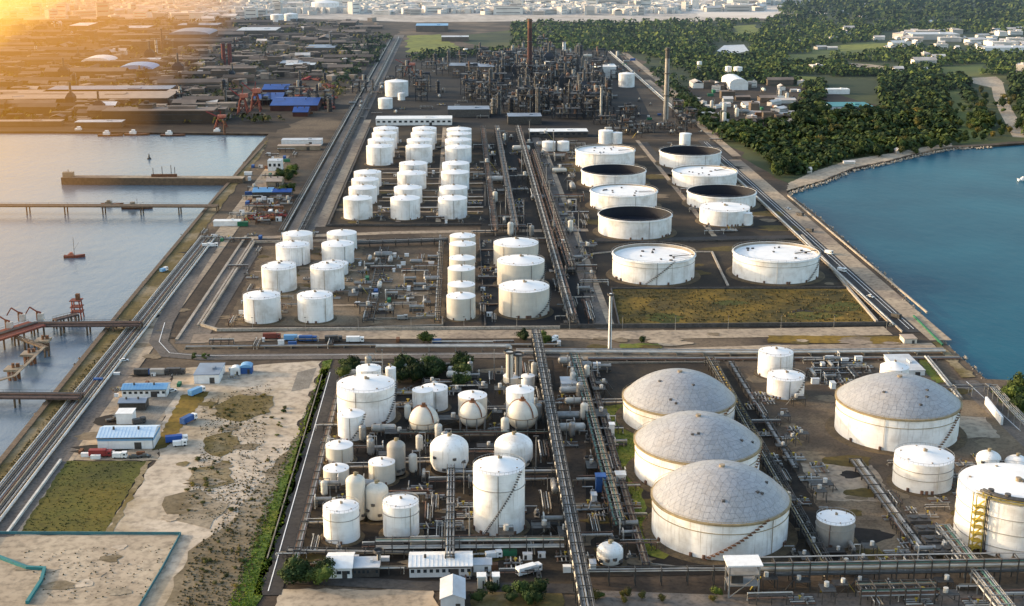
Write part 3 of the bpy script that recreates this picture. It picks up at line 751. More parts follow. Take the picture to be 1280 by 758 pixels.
rack('white topped rack bridge at right by the lagoon corner', [(1172,496),(1240,494)], 4, (4,), 4, 8, steel='silver_pipe')
rack('sloping rack at the right edge going down from the lagoon corner', [(1240,494),(1262,520),(1300,560)], 4, (4,), 4, 8, steel='silver_pipe', mats=['white_pipe','silver_pipe'])
for i, x in enumerate((612, 634, 668)):
    rack(f'tall dark pipe rack in the central corridor, {("left","middle","right")[i]} of three', VYp(x,240,(410 if i == 2 else 296,240,200,166)), 5, (4,7), 5, 14, mats=['dark_metal','mid_metal','silver_pipe','rust_pipe'], steel='dark_metal', r=.4)
rack('dark pipe rack slanting past the open-top tanks', VYp(700,300,(345,300,240,196)), 6, (4,6), 4, 12, mats=['tan_pipe','mid_metal','rust_pipe'], steel='dark_metal', r=.4)
rack('grey pipe rack behind the earth yard', [(446,309),(560,305)], 5, (2,3.5), 5, 9, mats=['white_pipe','silver_pipe','dark_metal'])
rack('rack left of the earth yard running away', VYp(470,360,(404,360,312)), 6, (1.5,), 6, 9, mats=['dark_metal','mid_metal','silver_pipe'])
rack('pipe rack left of the slim cream column', VYp(549,360,(404,360,300)), 3, (1.5,3), 3, 9, mats=['tan_pipe','yellow_paint','white_pipe'])
rack('rack along the road behind the refinery tanks', VYp(398,250,(296,250,180,120)), 4, (2,), 4, 18, mats=['mid_metal','silver_pipe','dark_metal'], r=.35, steel='dark_metal')
# pipelines near the ground
pipeline('wide bundle of dark purple-grey pipes following the bay shore', VYp(52,560,(760,640,560,480,400,330,296)), ['silver_pipe','mid_metal','tan_pipe','rust_pipe','silver_pipe','dark_metal','mid_metal','silver_pipe','white_pipe'], 1.15, .42, .9, 22)
pipeline('thick white pipe alongside the shore pipe bundle', VYp(71,560,(760,640,560,480,400,330,296)), ['white_pipe'], 1, .75, 1.1, 22)
pipeline('thick white pipe crossing behind the process area to a vertical riser', [(470,440),(632,440)], ['white_pipe'], 1, .9, 3.2, 14)
pipeline('long pair of pale pipes beside the cross road, right half', [(645,443),(760,443),(960,444),(1180,442)], ['white_pipe','tan_pipe','silver_pipe'], 1.6, .6, 2, 14)
pipeline('pale pipe beside the cross road, left half', [(232,436),(440,434),(700,433)], ['tan_pipe','silver_pipe'], 1.4, .35, 1, 14)
pipeline('pale curb pipe above the process area trees', [(540,430),(640,430)], ['white_pipe'], 1, .5, 1.4, 14)
pipeline('low pipes along the front of the cross road', [(735,450),(905,450),(1200,449)], ['rust_pipe','dark_metal','silver_pipe','tan_pipe'], 1.2, .3, .8, 10)
pipeline('row of pipes beside the coast road, seaward side', VYp(1000,300,(408,300,240,190)), ['white_pipe','tan_pipe'], 1.6, .5, 1.2, 16)
pipeline('long grey pipes beside the straight road to town', VYp(422,200,(296,200,120,70,48)), ['mid_metal','silver_pipe','dark_metal','mid_metal'], 1.8, .55, 1.2, 40)
pipeline('pale pipes on the far side of the straight road to town', VYp(396,212,(290,200,120,70,48)), ['silver_pipe','mid_metal','dark_metal'], 1.8, .5, 1.2, 40)
pipeline('white pipe line climbing right of the refinery', VYp(800,100,(152,120,90,66)), ['white_pipe','silver_pipe'], 3, .8, 1.5, 40)
pipeline('white coast pipe curving at the lagoon corner', [(1158,448),(1184,480),(1200,500)], ['white_pipe','silver_pipe'], 1.5, .45, 1, 9)
pipeline('short yellow-white pipes left of the small tank pair', VYp(897,460,(545,460)), ['yellow_paint'], 1, .5, .9, 9)
for k, y in enumerate((218, 232, 249, 262)):
    pipeline('rust and white pipes crossing between tank rows of the three-column field', [(478,y),(604,y-1)], ['tan_pipe','white_pipe'], 2, .5, .9, 12, group='cross pipes in the three-column tank field')
for k, y in enumerate((300, 322, 345, 368)):
    pipeline('short rusty pipe pair joining the cream tanks to the corridor', [(598,y+14),(622,y+14)], ['rust_pipe','tan_pipe'], 1.6, .35, .8, 6, group='cross pipes by the cream tanks')
for k, (y, x0, x1) in enumerate(((333,372,404),(352,352,392),(378,352,376))):
    pipeline('low tan pipe between the two columns by the bay', [(x0,y+4),(x1,y+4)], ['tan_pipe'], 1, .35, .7, 6, group='cross pipes in the two-column yard')
for k in range(4):
    y = 470+k*6
    pipeline('thin silver pipe run in the open pipe yard left of the lone dome', [(1016,y-20),(1076,y-20)], ['silver_pipe','mid_metal'], 2.4, .35, 1.2, 9, group='pipe runs in the open yard')
# walls
wall('pale bund wall round the two-column tank yard by the bay', [(700,411),(272,414),(252,408),(318,304),(458,302)], 1.6, 1.2)
wall('low concrete wall in front of the olive grass rectangle', [(700,410),(764,410),(1112,407)], 2.2, 1.0, 'dark_wall')
wall('pale bund wall along the right edge of the olive grass', [(1096,404),(1060,362),(1034,330),(1002,296)], 1.6, 1.4)
wall('low wall behind the olive grass', [(764,362),(1058,361)], 1.2, .8, 'dark_wall')
wall('low wall left of the olive grass', [(764,362),(774,407)], 1.2, .8, 'dark_wall')
wall('curved pale pipe-like kerb left of the front open-top tanks', [(714,334),(730,326),(742,318),(764,316)], .9, 1.2)
wall('pale kerb between the two front open-top tanks', [(868,316),(890,316),(902,342),(910,358)], .9, 1.4)
wall('bund wall in front of the three-column tank field', [(408,283),(500,283),(602,282)], 1.6, .8, 'dark_wall')
wall('bund wall along the left of the three-column field', VYp(420,260,(283,220,160)), 1.4, 1.2, 'dark_wall')
wall('low grey wall round the front of the earth yard', [(462,411),(553,408),(553,398),(470,400)], 1.2, .8, 'concrete')
wall('low wall dividing the central corridor from the cream tanks', VYp(604,370,(410,300)), 1.3, .7, 'dark_wall')
wall('wall right of the wide cream tanks', VYp(716,380,(411,300)), 1.3, .7, 'dark_wall')
wall('low wall behind the row of open-top tanks and the road', [(746,304),(900,302),(1000,300)], 1.3, .7, 'dark_wall')
wall('kerb wall along the dome yard left side', VYp(741,480,(700,600,456)), .9, .6, 'concrete')
wall('kerb wall across the top of the dome yard', [(735,455),(900,454)], 1.0, .6, 'concrete')
wall('pale kerb in front of the nearest dome', [(806,706),(860,712),(980,716),(1070,714)], .8, .7, 'concrete')
wall('long white fence edge beside the asphalt road by the sand', VYp(361,610,(700,610,520,470)), .9, .4, 'concrete')
wall('teal fence along the top and right of the front sandy lot', [(-40,668),(226,669),(203,712),(172,764)], 1.2, .3, 'fence_teal', 'fence', 'fence')
wall('thick teal pipe-like barrier around the corner sand plot', [(-40,690),(0,699),(34,712),(56,713),(52,728),(34,756)], 1.3, 1.1, 'teal_paint', 'barrier', 'barrier')
wall('white low pipe wall beside the shore dirt road', VYp(30,640,(668,600,577)), 1.2, .9, 'white_pipe')
wall('green painted sea wall strip at the lagoon corner', [(1142,396),(1160,414),(1178,432)], .9, 1.0, 'green_wall')
wall('pale sea wall along the lagoon road', VYp(1064,312,(392,312,245)), 1.1, .8)
wall('pale kerb along the inner side of the lagoon road', VYp(1010,306,(416,306,240,190)), .9, .8)
wall('white retaining wall at right below the rack bridge', [(1232,506),(1252,532)], 4, 1.0, 'plain_white')
wall('stone bank along the bay shore', [(330,181),(270,247),(152,389),(4,574),(-56,648)], .9, 2.5, 'timber', 'sea_wall')
wall('pale strip wall beside the ring road by the bay', VYp(218,430,(426,330,296)), .8, 1.6)
wall('second pale wall beside the ring road, inland side', VYp(237,424,(408,330,300)), .9, 1.2)
for k, (x0, y0, x1) in enumerate(((712,341,745),(712,322,738))):
    wall('short concrete wall stub in the corridor beside the open-top tanks', [(x0,y0),(x1,y0)], 1.2, .7, 'concrete', group='wall stubs')
# jetties
def jetty(label, p0, p1, width, zd=3.2, m='timber', pile=16, rail=True, pipes=0):
    a, b_ = P(*p0, zd), P(*p1, zd); d = (b_-a).normalized(); n = Vector((-d.y, d.x, 0)); L = (b_-a).length
    o = Vector((a.x, a.y, 0)); t = thing('jetty', label, 'jetty', o)
    b = MB(); b.bar(a-Vector((0, 0, .5)), b_-Vector((0, 0, .5)), width, 1.0); b.build('deck', M[m], t, False, o)
    k = max(3, min(40, int(L/pile)))
    for i in range(k+1):
        for s in (-1, 1):
            q = a+d*(L*i/k)+n*(s*width*.36); c = MB(); c.cyl(q.x, q.y, -6, .55, zd+5.2, 8); c.build('pile', M['timber'], t, False, o)
    if rail:
        for s in (-1, 1):
            b = MB(); q0 = a+n*(s*width*.48)+Vector((0, 0, 1)); q1 = b_+n*(s*width*.48)+Vector((0, 0, 1)); b.bar(q0, q1, .12)
            for i in range(k*2+1): q = q0+(q1-q0)*(i/(2*k)); b.bar(q, q-Vector((0, 0, 1)), .1)
            b.build('railing', M['mid_metal'], t, False, o)
    for i in range(pipes):
        b = MB(); off = n*((i-(pipes-1)/2)*1.0); b.tube([a+off+Vector((0, 0, .6)), b_+off+Vector((0, 0, .6))], .35, 6); b.build('pipe', M[R.choice(['mid_metal','rust_pipe','silver_pipe'])], t, False, o)
    return t
def breakwater(label, p0, p1, width, h):
    a, b_ = P(*p0, h), P(*p1, h); o = Vector((a.x, a.y, 0)); t = thing('pier', label, 'pier', o)
    d = (b_-a); b = MB(); b.bar(a-Vector((0, 0, (h+5)/2)), b_-Vector((0, 0, (h+5)/2)), width, h+5); b.build('pier_wall', M['timber'], t, False, o)
    b = MB(); b.bar(a+Vector((0, 0, .1)), b_+Vector((0, 0, .1)), width-1, .2); b.build('deck', M['tan_road'], t, False, o)
    for f in (.03, .5, .55, .6, .62):
        q = a+d*f; b = MB(); b.cyl(q.x, q.y, h, .3, R.uniform(6, 11), 6); b.build('mast', M['dark_metal'], t, False, o)
    b = MB(); q = a+d*.03; b.box(q.x, q.y, h+.1, 9, 5, 4); b.build('hut', M['tan_pipe'], t, False, o)
    b = MB(); q = a+d*.56; b.box(q.x, q.y, h+.1, 22, 2, 2.5); b.build('cargo_frame', M['rust'], t, False, o)
breakwater('solid brown pier, farther of the two long piers in the bay', (79,221), (305,222), 12, 4)
jetty('long brown jetty on piles, nearer of the two long piers in the bay', (-60,256), (272,257), 9, 5, pile=26)
jetty('purple-brown loading jetty on piles carrying pipes from the shore', (44,405), (176,404), 8, 4, 'mauve', 14, True, 4)
jetty('near jetty at the left edge leaving the shore above the dirt road', (-60,493), (101,494), 8, 3.5, 'mauve', 14, True, 3)
jetty('red-brown slanting trestle at the far end of the loading jetty', (-30,428), (46,404), 14, 5, 'brick_red', 12, True, 3)
jetty('narrow walkway linking the loading jetty to the mooring posts', (20,420), (58,434), 3, 3.5, 'timber', 12)
t_ = None
for i, (x, y) in enumerate([(55,438),(38,455),(18,474)]):
    q = P(x, y, -2); t = thing('mooring_dolphin', 'rusty mooring platform on thick piles in the bay', 'mooring platform', (q.x, q.y, 0), 0, 'mooring platforms beside the loading jetty')
    for a in range(6):
        b = MB(); b.cyl(2.6*math.cos(a*PI/3), 2.6*math.sin(a*PI/3), -6, .7, 9, 8); b.build('pile', M['rust'], t)
    b = MB(); b.box(0, 0, 3, 7.5, 7.5, 1.1); b.build('deck', M['tan_pipe'], t)
    b = MB(); b.cyl(0, 0, 4.1, .8, 2.2, 8); b.box(2, 1, 4.1, 1.6, 1.4, 1.8); b.build('bollard', M['rust'], t)
for i, (p0, p1) in enumerate([((55,434),(38,451)),((38,451),(18,470)),((18,470),(-20,482))]):
    a, c = P(*p0, 4.3), P(*p1, 4.3); b = MB(); b.bar(a, c, 1.5, .4)
    for s in (-.7, .7): b.bar(a+Vector((s, 0, 1)), c+Vector((s, 0, 1)), .12)
    w_ = b.build('catwalk', M['tan_pipe'], None, False, a); w_.location = a; tag(w_, 'narrow catwalk joining two rusty mooring platforms', 'catwalk', 'catwalks between mooring platforms')
def loading_arm(px, py, label):
    q = P(px, py, 4); t = thing('loading_arm', label, 'loading arm', (q.x, q.y, 4.1))
    b = MB(); b.cyl(0, 0, 0, .6, 5.5, 8); b.build('post', M['rust'], t)
    b = MB(); b.bar((0, 0, 5.2), (-4, 1, 7.5), .6); b.bar((-4, 1, 7.5), (-7, 1.5, 3), .5); b.bar((0,0,5.2),(2.4,-.4,4.6),.8); b.build('arm', M['brick_red'], t)
    b = MB(); b.box(2, 0, 0, 3, 3, 4); b.build('base_box', M['white_pipe'], t)
loading_arm(24, 402, 'red loading arm standing on the red-brown trestle')
loading_arm(8, 412, 'red loading arm at the left end of the trestle')
loading_arm(47, 401, 'red loading arm where trestle meets the loading jetty')
def mooring_tower(px, py, label):
    q = P(px, py, 0); t = thing('mooring_tower', label, 'tower', (q.x, q.y, 0))
    b = MB()
    for s in (-1, 1):
        for u in (-1, 1): b.bar((s*3, u*3, -5), (s*2, u*2, 9), .6)
    for z in (2, 5, 8.8): b.box(0, 0, z, 6.5, 6.5, .4)
    b.build('frame', M['brick_red'], t)
    b = MB(); b.box(1, 0, 9.2, 2.2, 2.2, 3.5); b.build('cabin', M['rust'], t)
mooring_tower(97, 394, 'rust red mooring tower beyond the loading jetty')
jetty('short brown spur from the loading jetty to the red mooring tower', (68,399), (96,392), 4, 3.5, 'mauve', 10)
# ------------------------------------------------------------------ buildings, vehicles, plant items
def building(label, x0, x1, yb, dep, h, roof='gable', wallm='plain_white', roofm='pale_roof', cat='building', name='building', windows=0,
             door=True, stripe=None, group=None, rz=0, rise=None):
    """front wall from photo x0 to x1, its foot at photo y yb; dep, h in metres"""
    a, c = P(x0, yb), P(x1, yb); wd = (c-a).length; mid = (a+c)/2
    t = thing(name, label, cat, (mid.x, mid.y+dep/2, 0), rz, group); rise = rise if rise is not None else (dep*.14 if roof != 'flat' else .35)
    b = MB()
    if roof == 'gable_y':                                # ridge runs away from the viewer
        rise = wd*.2
        b.add([(-wd/2,-dep/2,0),(wd/2,-dep/2,0),(wd/2,dep/2,0),(-wd/2,dep/2,0),(-wd/2,-dep/2,h),(wd/2,-dep/2,h),(wd/2,dep/2,h),(-wd/2,dep/2,h),(0,-dep/2,h+rise),(0,dep/2,h+rise)],
              [(0,1,5,8,4),(1,2,6,5),(2,3,7,9,6),(3,0,4,7)])
    elif roof == 'gable':
        b.add([(-wd/2,-dep/2,0),(wd/2,-dep/2,0),(wd/2,dep/2,0),(-wd/2,dep/2,0),(-wd/2,-dep/2,h),(wd/2,-dep/2,h),(wd/2,dep/2,h),(-wd/2,dep/2,h),(-wd/2,0,h+rise),(wd/2,0,h+rise)],
              [(0,1,5,4),(1,2,6,9,5),(2,3,7,6),(3,0,4,8,7)])
    else: b.box(0, 0, 0, wd, dep, h)
    b.build('wall', M[wallm], t)
    b = MB(); e = .35
    if roof == 'gable':
        for s in (-1, 1):
            y = s*(dep/2+e); z = h-e*rise/(dep/2)
            b.add([(-wd/2-e,y,z+.03),(wd/2+e,y,z+.03),(wd/2+e,0,h+rise+.03),(-wd/2-e,0,h+rise+.03),(-wd/2-e,y,z+.25),(wd/2+e,y,z+.25),(wd/2+e,0,h+rise+.25),(-wd/2-e,0,h+rise+.25)],
                  [(0,1,5,4),(1,2,6,5),(3,0,4,7),(4,5,6,7)] if s < 0 else [(1,0,4,5),(2,1,5,6),(0,3,7,4),(7,6,5,4)])
    elif roof == 'gable_y':
        for s in (-1, 1):
            x = s*(wd/2+e); z = h-e*rise/(wd/2)
            b.add([(x,-dep/2-e,z+.03),(x,dep/2+e,z+.03),(0,dep/2+e,h+rise+.03),(0,-dep/2-e,h+rise+.03),(x,-dep/2-e,z+.25),(x,dep/2+e,z+.25),(0,dep/2+e,h+rise+.25),(0,-dep/2-e,h+rise+.25)],
                  [(0,1,5,4),(3,0,4,7),(1,2,6,5),(4,5,6,7)] if s > 0 else [(1,0,4,5),(0,3,7,4),(2,1,5,6),(7,6,5,4)])
    elif roof == 'barrel':
        n = 10; pr = [(-wd/2*math.cos(PI*k/n), rise*math.sin(PI*k/n)) for k in range(n+1)]
        for k in range(n): b.face([(pr[k][0],-dep/2-e,h+pr[k][1]),(pr[k+1][0],-dep/2-e,h+pr[k+1][1]),(pr[k+1][0],dep/2+e,h+pr[k+1][1]),(pr[k][0],dep/2+e,h+pr[k][1])])
        b.face([(x, -dep/2-e, h+z) for x, z in reversed(pr)])
    else:
        b.box(0, 0, h+.02, wd+.5, dep+.5, .35)
        if wd > 8: b.box(wd*.2, 0, h+.37, wd*.1, dep*.2, 1.0)
    b.build('roof', M[roofm], t, roof == 'barrel')
    if roof in ('gable',) and wd > 15:
        b = MB()
        for k in range(int(wd/1.5)):
            x = -wd/2+.7+k*1.5
            b.bar((x,-dep/2-e,h-e*rise/(dep/2)+.28),(x,0,h+rise+.28),.12,.1)
        b.build('roof_ribs', M[roofm], t)
    if wd > 9 and name != 'industrial_hall' and roof == 'gable':
        for k in range(2):
            b = MB(); b.cyl(wd*(-.25+.45*k), -dep*.12, h+rise*.6, .45, rise*.4+1.0, 8); b.build('roof_vent', M['mid_metal'], t)
        b = MB(); b.bar((-wd/2-.3, -dep/2-.5, h-.25), (wd/2+.3, -dep/2-.5, h-.25), .25); b.bar((wd/2-.2, -dep/2-.12, 0), (wd/2-.2, -dep/2-.12, h-.3), .16); b.build('gutter', M['mid_metal'], t)
    for k in range(windows):
        x = -wd/2+(k+.5)*wd/windows; b = MB(); b.box(x, -dep/2-.03, h*.45, wd/windows*.55, .1, h*.3); b.build('window', M['glass'], t)
    if door:
        b = MB(); b.box(wd*.22, -dep/2-.05, 0, min(3, wd*.2), .12, min(h*.75, 3.2)); b.build('door', M['mid_metal'], t)
    if stripe:
        b = MB(); b.box(0, -dep/2-.06, h*.72, wd+.1, .1, h*.22); b.box(wd/2+.06, 0, h*.72, .1, dep+.05, h*.22); b.build('stripe', M[stripe], t)
    return t
building('long white warehouse with bright blue eave stripe and icy pale roof on the sand', 123, 192, 562, 14, 5.5, 'gable', 'plain_white', 'ice_roof', 'warehouse', 'warehouse', stripe='sky_roof')
building('low white site office with many windows and light blue roof', 153, 208, 497, 9, 4, 'gable', 'plain_white', 'sky_roof', 'office', 'site_office', windows=8)
building('flat grey shed with blue end near the sandy lot corner', 243, 274, 480, 18, 4.5, 'flat', 'plain_white', 'slate_roof', 'shed', 'shed')
building('small white cabin between the two blue-roofed yard buildings', 146, 166, 531, 7, 5, 'flat', 'plain_white', 'plain_white', 'cabin', 'cabin', door=False)
building('slate blue open shed behind the small white cabin', 149, 182, 514, 7, 4, 'gable', 'mid_metal', 'slate_roof', 'shed', 'shed')
building('low white hut at the top of the sandy ground', 288, 300, 470, 4, 3, 'barrel', 'plain_white', 'plain_white', 'hut', 'hut', rise=1.5)
building('blue round-topped hut at the top of the sandy ground', 300, 315, 468, 5, 3.5, 'barrel', 'blue_paint', 'sky_roof', 'hut', 'hut', rise=1.5)
building('long white ribbed-roof shed at the bottom of process area', 512, 590, 722, 11, 4.2, 'gable', 'pale_roof', 'plain_white', 'shed', 'shed', windows=10)
building('white house with blue roof patch beside the dark bottom trees', 408, 440, 724, 12, 4, 'gable', 'plain_white', 'plain_white', 'house', 'house', windows=3)
building('small white gabled kiosk right of the ribbed shed', 592, 614, 716, 5, 3, 'gable', 'plain_white', 'pale_roof', 'kiosk', 'kiosk')
building('pale shed with ridge pointing at the viewer at bottom edge', 551, 581, 766, 14, 5, 'gable_y', 'pale_roof', 'pale_roof', 'shed', 'shed')
building('small cream box hut, left of two at the bottom edge', 597, 607, 737, 3, 4.5, 'flat', 'cream_paint', 'plain_white', 'hut', 'hut')
building('small cream box hut, right of two at the bottom edge', 616, 624, 735, 3, 4, 'flat', 'cream_paint', 'plain_white', 'hut', 'hut')
building('grey open gallery building left of the ribbed shed', 441, 474, 722, 8, 3.6, 'flat', 'mid_metal', 'pale_roof', 'gallery', 'gallery', windows=6)
building('small white control building behind the narrow pipe rack', 702, 727, 490, 10, 4, 'flat', 'plain_white', 'pale_roof', 'control room', 'control_building', windows=3)
building('long white shed beside the green strip at the lagoon corner', 1124, 1156, 470, 26, 2.6, 'flat', 'plain_white', 'pale_roof', 'shed', 'shed')
building('beige low cabin on the cross road by the lagoon', 1130, 1146, 430, 8, 2.6, 'flat', 'cream_paint', 'tan_roof', 'cabin', 'cabin')
building('white box hut under the pipe rack beside the domes', 770, 782, 606, 4, 4, 'flat', 'plain_white', 'plain_white', 'hut', 'hut', door=False)
building('blue steel box hut on the narrow pipe rack', 745, 757, 616, 4, 6.5, 'flat', 'blue_paint', 'blue_paint', 'hut', 'hut')
building('white valve house on the green grass beside the middle dome', 762, 768, 545, 3, 5, 'flat', 'plain_white', 'plain_white', 'hut', 'hut', door=False)
building('long flat white trailer with red patches near the shore jetty', 267, 300, 283, 7, 3.5, 'flat', 'plain_white', 'plain_white', 'trailer', 'trailer', door=False)
building('blue-roofed shed left of a pair by the straight road', 316, 341, 248, 16, 5, 'gable', 'dark_metal', 'sky_roof', 'shed', 'shed')
building('dark blue-roofed shed right of a pair by the straight road', 341, 364, 248, 12, 5, 'gable', 'dark_metal', 'blue_roof', 'shed', 'shed')
building('white and pale blue tower house above the shore road', 335, 352, 214, 12, 9, 'flat', 'plain_white', 'pale_roof', 'house', 'house', windows=3)
building('salmon roofed shed above the blue shed pair', 333, 352, 233, 18, 4, 'gable', 'tan_pipe', 'tan_roof', 'shed', 'shed')
building('long pale shed between the bay corner and the straight road', 352, 402, 182, 14, 5, 'flat', 'plain_white', 'pale_roof', 'shed', 'shed')
building('long tan shed in front of the pale shed at the bay corner', 347, 400, 188, 10, 4, 'flat', 'tan_pipe', 'tan_roof', 'shed', 'shed')
building('long white flat roof behind the three-column tank field', 470, 565, 157, 24, 7, 'flat', 'plain_white', 'plain_white', 'warehouse', 'warehouse', windows=14)
building('long slate roofed shed in front of the refinery towers', 635, 677, 156, 26, 9, 'flat', 'mid_metal', 'slate_roof', 'shed', 'shed')
building('long white roofed store behind the pale-decked tanks', 662, 735, 172, 20, 6, 'flat', 'mid_metal', 'plain_white', 'warehouse', 'warehouse', windows=10)
building('pale grey open shed at the refinery front', 560, 612, 147, 30, 9, 'flat', 'dark_metal', 'slate_roof', 'shed', 'shed')
building('white block store beside the refinery road, rear one', 746, 771, 98, 40, 16, 'flat', 'plain_white', 'plain_white', 'warehouse', 'warehouse')
building('small pale store right of the low white tank', 926, 941, 281, 9, 6, 'flat', 'plain_white', 'plain_white', 'hut', 'hut')
# far sheds left of the straight road
FS = [(55,208,123.5,60,9,'slate_roof','long slate roofed shed near the far bay shore, rear of two'),(-40,209,133,90,9,'tan_roof','very long tan roofed shed near the far bay shore'),
 (147,191,95.5,50,10,'sky_roof','light blue arched hall in the hazy district'),(102,138,84,50,8,'plain_white','white arched hall left of the light blue one'),
 (211,262,53,90,14,'slate_roof','large grey-blue rounded hall in the hazy district'),(87,110,40,80,12,'plain_white','white shed high in the hazy district'),
 (103,144,140,24,7,'plain_white','white gabled boathouse group on the far bay shore'),(136,184,41,60,9,'pale_roof','pale long shed in the hazy district'),
 (222,272,38,60,10,'slate_roof','slate roof long hall below the hazy town'),(296,345,47,80,13,'pale_roof','pale grey block hall near the straight road'),
 (257,288,93,14,6,'cream_paint','small cream wall building above the blue roofs'),(94,152,160,18,6,'pale_roof','low pale quay shed on the far bay shore'),
 (-30,76,158,14,5,'tan_roof','tan quay wall shed at the far left shore'),(182,200,82,26,9,'pale_roof','small pale block below the chimneys'),
 (350,386,86,40,8,'slate_roof','dark roofed long hall beside straight road'),(357,393,90,30,10,'pale_roof','pale ribbed hall behind the blue roofs'),(383,418,66,60,8,'slate_roof','slate hall beyond the blue roofs'),
 (520,560,40,60,12,'sky_roof','blue roofed hall at the end of straight road'),(552,586,52,30,8,'pale_roof','pale low hall beyond the field'),(560,640,90,40,9,'slate_roof','slate flat hall at the back of the refinery'),(590,618,98,40,16,'slate_roof','grey tall hall at the back of the refinery')]
for x0, x1, yb, dp, h, rm, lab in FS:
    building(lab, x0, x1, yb, dp, h, 'barrel' if 'arched' in lab or 'rounded' in lab else 'gable' if 'gabled' in lab else 'flat', 'works_wall', rm, 'hall', 'industrial_hall', door=False, rise=6 if 'arched' in lab or 'rounded' in lab else None)
for x0, x1, yb, dp, h, lab in [(328,360,117,50,5,'bright blue roofed shed, rear of the blue shed cluster'),(316,352,131,70,6,'bright blue roofed shed, left of the blue shed cluster'),
                               (338,397,139,80,6.5,'largest bright blue roofed shed of the cluster'),(366,385,146,34,5,'bright blue lean-to at the front of the blue shed cluster')]:
    building(lab, x0, x1, yb, dp, h, 'gable', 'stack_red', 'blue_roof', 'shed', 'industrial_shed', door=False, rise=4)
# --- town and village houses: five kinds, copied
def house_kind(k):
    t = thing('town_building', 'x', 'building', (0, 0, -500)); wd, dp, h = [(16,12,9),(26,14,7),(12,12,18),(34,20,10),(14,10,6),(64,18,8),(90,26,9),(30,16,8),(16,14,12)][k]; W_ = k > 4
    b = MB(); b.box(0, 0, 0, wd, dp, h); b.build('wall', M['works_wall' if W_ else 'house_wall'], t)
    b = MB()
    if k in (1, 4, 5, 7):
        for s in (-1, 1): b.face([(-wd/2-.5,s*(dp/2+.5),h-.1),(wd/2+.5,s*(dp/2+.5),h-.1),(wd/2+.5,0,h+3),(-wd/2-.5,0,h+3)][::s])
    else: b.box(0, 0, h+.02, wd+.6, dp+.6, .6); b.box(wd*.2, dp*.1, h+.62, wd*.25, dp*.3, 2)
    b.build('roof', M['works_roof' if W_ else 'house_roof'], t)
    n = 3 if h > 12 else 2
    for j in range(n):
        b = MB(); b.box(0, -dp/2-.05, h*(j+.35)/n, wd*.8, .14, h*.16/n); b.build('window_band', M['mid_metal'], t)
    return t
HK = [house_kind(k) for k in range(9)]; used = [False]*9
def place_house(x, y, label, group, sc=1., kinds=(0,1,2,3,4)):
    k = R.choice(kinds); q = P(x, y)
    if depth(q) < 0: return
    rz = R.choice((0, 0, .3, -.25, .8, 1.57)) if k < 5 else R.choice((0, 0, 0, .06, -.05, 1.57))
    s = (sc*R.uniform(.8, 1.6), sc*R.uniform(.8, 1.3), sc*R.uniform(.7, 1.25))
    if not used[k]:
        used[k] = True; o = HK[k]; o.location = q; o.rotation_euler = (0, 0, rz); o.scale = s; o["label"] = label; o["group"] = group
    else: o = dup(HK[k], q, rz, s, label, group)
    o.name = 'works_building' if 'works' in label else 'village_house' if 'house' in label or 'village' in label else 'town_building'
    return o
for i in range(190):
    x = R.uniform(330, 960); y = R.uniform(3.5, 19 if x < 840 else 15)
    place_house(x, y, 'pale building of the dense far town at the top of the picture', 'buildings of the far town', R.uniform(.8, 1.7), (0, 0, 2, 3, 1))
for i in range(85):
    x = R.uniform(-60, 340); y = R.uniform(3, 26)
    place_house(x, y, 'pale town building in the sunlit haze at top left', 'town buildings in the sunlit haze', R.uniform(.8, 1.6), (0, 2, 3, 1))
for i in range(285):
    x = R.uniform(-60, 470); y = R.uniform(27, 152)
    if x > 300 and 100 < y < 150 or (55 < x < 210 and 108 < y < 134) or x > VL(380, 212, y)-22: continue
    place_house(x, y, 'small works building in the industrial district across the bay', 'works buildings across the bay', R.uniform(.7, 1.3), (5, 5, 6, 7, 7, 8, 8, 8, 4))
for i in range(44):
    x = R.uniform(868, 1006); y = R.uniform(106, 162)
    place_house(x, y, 'small village building among trees right of the tall grey stack', 'village buildings right of the stack', R.uniform(.5, .85), (0, 1, 4, 7, 8))
for i in range(50):
    x = R.uniform(1105, 1300); y = R.uniform(40, 62)
    place_house(x, y, 'village building in the far right woodland', 'village buildings in the far right woodland', R.uniform(.6, 1.0), (1, 4, 3))
for i in range(36):
    x = R.uniform(960, 1290); y = R.uniform(6, 92)
    place_house(x, y, 'lone small house scattered in the right-hand woodland', 'scattered houses in the woodland', R.uniform(.6, 1.1), (1, 4, 0))
for x, y in ((1010,216),(1061,205),(1122,192)):
    place_house(x, y, 'small beach house on the lagoon shore below the trees', 'beach houses on the lagoon shore', .5, (1, 4))
b = MB(); rr = random.Random(4)
for i in range(3600):
    x = rr.uniform(-120, 1010); y = rr.uniform(1, 17 if x < 850 else 11) if x < 930 else rr.uniform(-3, 6)
    q = P(x, y); s = rr.uniform(7, 19); b.box(q.x, q.y, 0, s, s*rr.uniform(.6, 1.5), rr.uniform(5, 14), rr.uniform(0, 1.5))
tag(b.build('distant_houses', M['house_wall']), 'mass of tiny pale houses filling the far town', 'houses', None, 'stuff')
b = MB(); rr = random.Random(8)
for i in range(1100):
    x = rr.uniform(-80, 478); y = rr.uniform(26, 152)
    if x > VL(384, 212, y)-8 or (x > 300 and y > 100): continue
    q = P(x, y); s = rr.uniform(5, 15); b.box(q.x, q.y, 0, s*rr.uniform(1, 2.4), s, rr.uniform(3, 9), rr.choice((0, 0, 0, .1, 1.2)))
tag(b.build('works_sheds', mat('works_mix', (.34,.27,.21), (.07,.05,.04), .02, .8, island=.75, contrast=(.4,.6))), 'jumble of small sheds and yards across the hazy industrial district', 'sheds', None, 'stuff')
building('teal roofed pool hall among the trees by the lagoon', 1038, 1092, 140, 40, 6, 'flat', 'plain_white', 'teal_roof', 'hall', 'hall', door=False)
